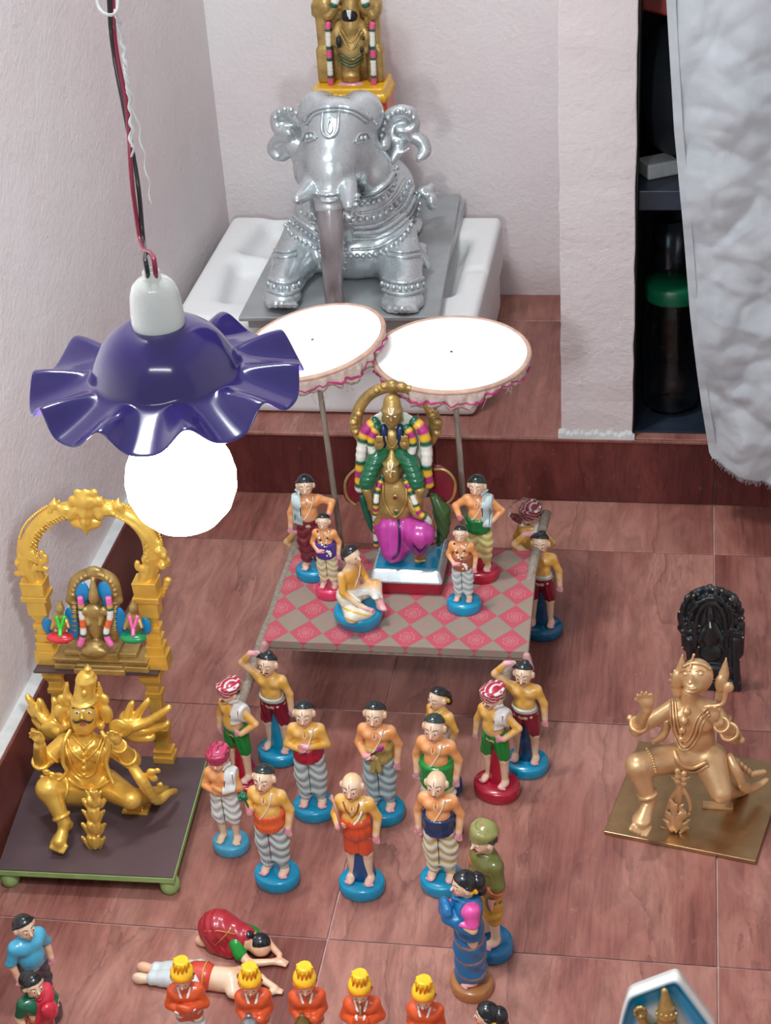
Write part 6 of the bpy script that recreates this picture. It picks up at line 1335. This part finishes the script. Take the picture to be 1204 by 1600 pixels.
# trunk, sheathed in dull translucent plastic
n = N('dull_plastic_sleeve'); f = n.noise(n.pos((1, 1, .4)), 30, 3)
M['sleeve'] = n.set(Base_Color=n.ramp(f, [(.35, lin((128, 118, 120))), (.65, lin((168, 164, 166)))]), Roughness=.3, Metallic=.3, Coat_Weight=.4)
w = e.new(.004); w.path([(514, 320, -.112), (517, 360, -.122), (519, 410, -.128), (521, 458, -.132)], [20, 18, 15.5, 13.5], n=8).cap((521, 455, -.132), (523, 470, -.136), 14, 16); w.mesh('trunk', M['sleeve'], er)
# ---------------------------------------------------------------- standing idol on the elephant's back
IY = 2.86; IO = np.array([W(552, 150, IY)[0], IY, 0]); zi = W(552, 150, IY)[2]; 
I = ST(IY, .003, .004, np.array([IO[0], IY, zi])); I.px = sc_px(W(550, 60, IY)); ir = empty('standing_idol', I.o); tag(ir, 'tall antique gold standing idol in an arched frame with pink and white garlands, on elephant', 'idol')
px = I.px; X0 = IO[0]
V0 = W(552, 168, IY)[2]
sb = SD(.003, .004); sb.box((X0, IY, V0+.01), (60*px, .045, .026), .006); o = sb.mesh('orange_base', P_((224, 84, 40)), ir, origin=I.o)
sb = SD(.003, .004); sb.box((X0, IY-.002, V0+.038), (58*px, .044, .010), .004, k=0)
for q in range(14): a = -1+q/6.5; sb.ell((X0+a*56*px, IY-.046, V0+.03), (5*px, .006, 8*px), k=.002).ell((X0+58*px*math.copysign(1, a), IY-.04+abs(a)*.07, V0+.03), (.006, 5*px, 8*px), k=.002)
sb.mesh('yellow_petals', P_((232, 178, 30)), ir, origin=I.o)
V1 = V0+.048
f = SD(.003, .003)
zt2 = V1+.235
for sx in (-1, 1):
    f.box((X0+sx*41*px, IY, (V1+zt2-.05)/2), (9*px, .012, (zt2-.05-V1)/2), .003, rotm(0, sx*1.5, 0)).box((X0+sx*41*px, IY, V1+.03), (12*px, .014, .03), .003).box((X0+sx*41*px, IY-.002, V1+.125), (14*px, .014, .012), .005).cap((X0+sx*29*px, IY-.006, V1), (X0+sx*29*px, IY-.006, V1+.14), 3.2*px).ell((X0+sx*32*px, IY-.012, V1+.132), (14*px, .012, 14*px))
for q in range(14): a = math.pi*q/13; b2 = math.pi*(q+1)/13; f.cap((X0+44*px*math.cos(a), IY, zt2-.06+52*px*math.sin(a)), (X0+44*px*math.cos(b2), IY, zt2-.06+52*px*math.sin(b2)), 11*px)
f.box((X0, IY+.008, V1+.09), (40*px, .004, .092), .002)
f.mesh('arch_frame', M['antique'], ir, origin=I.o)
bdm = MB(I.o)
for sx in (-1, 1):
    for q in range(26): bdm.ball((X0+sx*33*px, IY-.014, V1+.006+q*.0048), .0018, 6, 4); bdm.ball((X0+sx*50*px, IY-.006, V1+.115+q*.0044), .002, 6, 4)
bdm.build('frame_beading', M['antique'], ir)
g_ = I.new(.006); g_.px = px
g_.cap((548, 110, -.008), (548, 80, -.012), 15, 18).ell((548, 70, -.014), (24, 14, 26)).ell((548, 48, -.012), (24, 12, 18)).cap((548, 40, -.014), (548, -30, -.01), 16, 11).ell((548, 118, -.02), (15, 10, 5)).ell((548, 124, -.014), (17, 12, 5)).ell((526, 55, -.02), (9, 8, 11)).ell((572, 58, -.02), (8, 8, 12)).cap((530, 40, -.012), (522, 66, -.02), 8, 7).cap((566, 40, -.012), (572, 78, -.02), 8, 6)
g_.cap((512, 24, -.012), (524, 10, -.012), 9, 8).cap((584, 24, -.012), (574, 10, -.012), 9, 8).mesh('figure', M['antique'], ir); ion = g_.b
fc = I.new(.003); fc.px = px; fc.ell((546, 25, -.022), (13, 9, 13)); fc.mesh('black_face', P_((12, 14, 22), .25), ir)
I.tube('white_mark', [(546, 16, -.036), (546, 30, -.037)], [3, 1.6], P_((232, 232, 230)), ir); I.tube('white_mark', [(542, 16, -.036), (544, 26, -.037)], 1.3, P_((232, 232, 230)), ir)
for (u_, v_, a, b2) in ((529, 66, 5, 11), (565, 78, 4, 6), (567, 60, 3, 5)):
    h = I.new(.001); h.px = px; h.ell((u_, v_, -.032), (a, 4, b2)); h.mesh('black_hand', P_((16, 22, 26), .25), ir)
for vv in (88, 98): I.tube('leg_garland', [(530, vv-3), (548, vv+6), (566, vv-3)], 2.4, P_((60, 84, 50)), ir, ion)
for pts in ([(532, 44), (548, 66), (564, 44)], [(530, 50), (548, 78), (566, 50)]): I.tube('necklace', pts, 1.8, M['antique'], ir, ion)
SGI = [((224, 90, 140), 3.6), (GR, 1.6), (WH, 6.5), (GR, 1.4)]
for sx, ua, ub in ((-1, 512, 517), (1, 581, 584)):
    rope('garland', [W(ub, 134, IY-.024), W((ua+ub)/2, 90, IY-.022), W(ua, 45, IY-.02), W(ua+2, 34, IY-.018)], 4.6*px, None, SGI, ir, I.o)
    rope('garland', [W(ua+8*-sx, 12, IY-.026), W(ua+16*-sx, -20, IY-.02), W(ua+14*-sx, -70, IY-.02)], 6.5*px, None, SGI[::-1], ir, I.o)
pk_ = I.new(.004); pk_.px = px; pk_.ell((548, 134, -.018), (26, 10, 8)); pk_.mesh('pink_pedestal', P_((222, 150, 170)), ir)
sup = SD(.004, .004); sup.cap((X0, IY, V0-.10), (X0, IY, V0-.068), .05, .05); sup.mesh('saddle', M['silver'], er, origin=EO)
# ================================================================ LYING AND BOWING DOLLS
def bower():
    o = F(362, 1480, 0); s = 1.; root = empty('clay_doll', o); tag(root, 'clay woman in a red saree bowing with her head to the floor, black bun', 'figurine')
    b = ST(None, .0016, .004, o); b.b = SD(.0016, .005); ax = np.array([1, 0, 0.]); T = lambda x, y, z: o+np.array([x, y, z])
    B_ = b.b
    # facing right: hips at -x, head at +x
    B_.cap(T(.03, -.0, .022), T(.05, -.002, .014), .011, .009).ell(T(.054, -.001, .021), (.017, .015, .017))
    B_.cap(T(.022, -.02, .026), T(.046, -.03, .009), .009, .007).cap(T(.046, -.03, .009), T(.082, -.012, .008), .007, .005).ell(T(.09, -.008, .0065), (.012, .007, .005))
    B_.cap(T(.022, .018, .026), T(.05, .024, .009), .009, .007).cap(T(.05, .024, .009), T(.084, .004, .008), .007, .005)
    for q in range(4): B_.cap(T(.088, -.013+q*.004, .007), T(.102, -.012+q*.003, .005), .0028, .002, k=.001)
    B_.ell(T(-.045, -.012, .01), (.014, .009, .009)).ell(T(-.045, .014, .01), (.014, .009, .009)); B_.cap(T(.03, 0, .03), T(-.01, 0, .04), .018, .02)
    B_.mesh('body', P_((232, 184, 150)), root, origin=o)
    sr_ = SD(.0016, .012); sr_.ell(T(-.022, 0, .032), (.032, .027, .03)).cap(T(-.018, 0, .04), T(.026, 0, .033), .026, .019).cap(T(-.02, -.014, .012), T(.008, -.018, .012), .014, .012).cap(T(-.02, .014, .012), T(.008, .018, .012), .014, .012).cap(T(-.024, 0, .015), T(-.045, 0, .01), .018, .01)
    sr_.mesh('red_saree', P_((170, 36, 50)), root, origin=o, warp=lambda X, Y, Z: .0007*np.sin((X-o[0])*420+(Z)*300))
    bl_ = SD(.0016, .004); bl_.cap(T(.02, -.016, .03), T(.03, -.024, .018), .0125, .011).cap(T(.02, .014, .03), T(.03, .022, .02), .0125, .011); bl_.mesh('green_blouse', P_((20, 140, 50)), root, origin=o)
    hb = SD(.0016, .005); hb.ell(T(.053, .002, .027), (.017, .016, .015)).ell(T(.036, -.003, .043), (.009, .008, .007)); hb.mesh('hair', P_((18, 22, 28), .25), root, origin=o)
    for pts in ([(-.03, -.03, .05), (-.005, -.027, .055), (.02, -.022, .05)], [(-.01, -.03, .03), (.005, -.024, .048), (.012, 0, .056)]):
        q = sr_.onto([T(x, y-.1, z) for x, y, z in pts], (0, 1, 0), 0, .0004); MB(o).tube(q, .0012, 5).build('gold_border', P_((190, 130, 60)), root)
    root.rotation_euler = (0, 0, math.radians(-14)); root.scale = (.74, .74, .74)
bower()
def prostrate():
    o = F(316, 1538, 0); root = empty('clay_doll', o); tag(root, 'clay man lying face down in white dhoti and red waist band, behind the orange musicians', 'figurine'); T = lambda x, y, z: o+np.array([x, y, z])
    b = SD(.0016, .006)
    b.cap(T(.0, 0, .016), T(.045, 0, .016), .018, .019).ell(T(.052, 0, .016), (.016, .024, .014)).cap(T(.054, .02, .014), T(.085, .018, .007), .008, .006).cap(T(.085, .018, .007), T(.112, .004, .006), .006, .005).cap(T(.054, -.022, .014), T(.082, -.024, .007), .008, .006).cap(T(.082, -.024, .007), T(.112, -.002, .006), .006, .005).ell(T(.078, -.002, .015), (.014, .012, .013))
    for q in range(4): b.cap(T(.112, -.004+q*.003, .006), T(.123, -.003+q*.002, .004), .0026, .002, k=.001)
    for sx in (-1, 1): b.cap(T(-.075, sx*.009, .009), T(-.088, sx*.01, .009), .008, .007).ell(T(-.095, sx*.011, .009), (.01, .007, .01))
    cr, sk = L_(CREAM), L_((232, 160, 120)); b.mesh('body', M['clay'], root, origin=o, col=lambda V: cr+(sk-cr)*(sstep(.0, 1, np.sin(V[:, 0]*90+V[:, 1]*120))*.6)[:, None])
    d = SD(.0016, .006)
    for sx in (-1, 1): d.cap(T(-.005, sx*.009, .017), T(-.045, sx*.009, .014), .018, .013).cap(T(-.045, sx*.009, .014), T(-.072, sx*.009, .011), .013, .011)
    d.mesh('white_dhoti', P_((206, 216, 214)), root, origin=o, warp=lambda X, Y, Z: .0006*np.sin((X-o[0])*350))
    w = SD(.0016, .004).cap(T(-.006, 0, .018), T(.006, 0, .018), .0215, .0215); w.mesh('red_waist_band', P_((206, 70, 50)), root, origin=o)
    MB(o).tube([T(.0085+.0005*math.sin(u), .022*math.cos(u), max(.001, .018+.0225*math.sin(u))) for u in np.linspace(0, 2*math.pi, 20, endpoint=False)], .0011, 5, closed=True).build('gold_band', P_((206, 170, 80)), root)
    hb = SD(.0016, .004).ell(T(.076, .0, .02), (.0145, .0125, .012)).ell(T(.062, -.002, .028), (.006, .006, .005)); hb.mesh('hair', P_((18, 26, 30), .25), root, origin=o)
    root.rotation_euler = (0, 0, math.radians(-3)); root.scale = (.78, .78, .78)
prostrate()
# clear plastic film over the back right bearer's turban
pf_ = PJ(F(832, 940, 0)); 
hp = W(822, 800, F(832, 940, 0)[1]); m = SD(.0025, .003).ell(hp, (.026, .024, .02)); 
o = m.mesh('plastic_film', N('clear_film').set(Base_Color=(1, 1, 1), Roughness=.1, Transmission_Weight=1., IOR=1.15), None, origin=hp, warp=lambda X, Y, Z: .0016*np.sin(X*420+Z*160)*np.sin(Y*300+Z*380)); o.location = hp
tag(o, 'crumpled clear plastic film puffed over the striped turban behind the platform', 'plastic wrap')
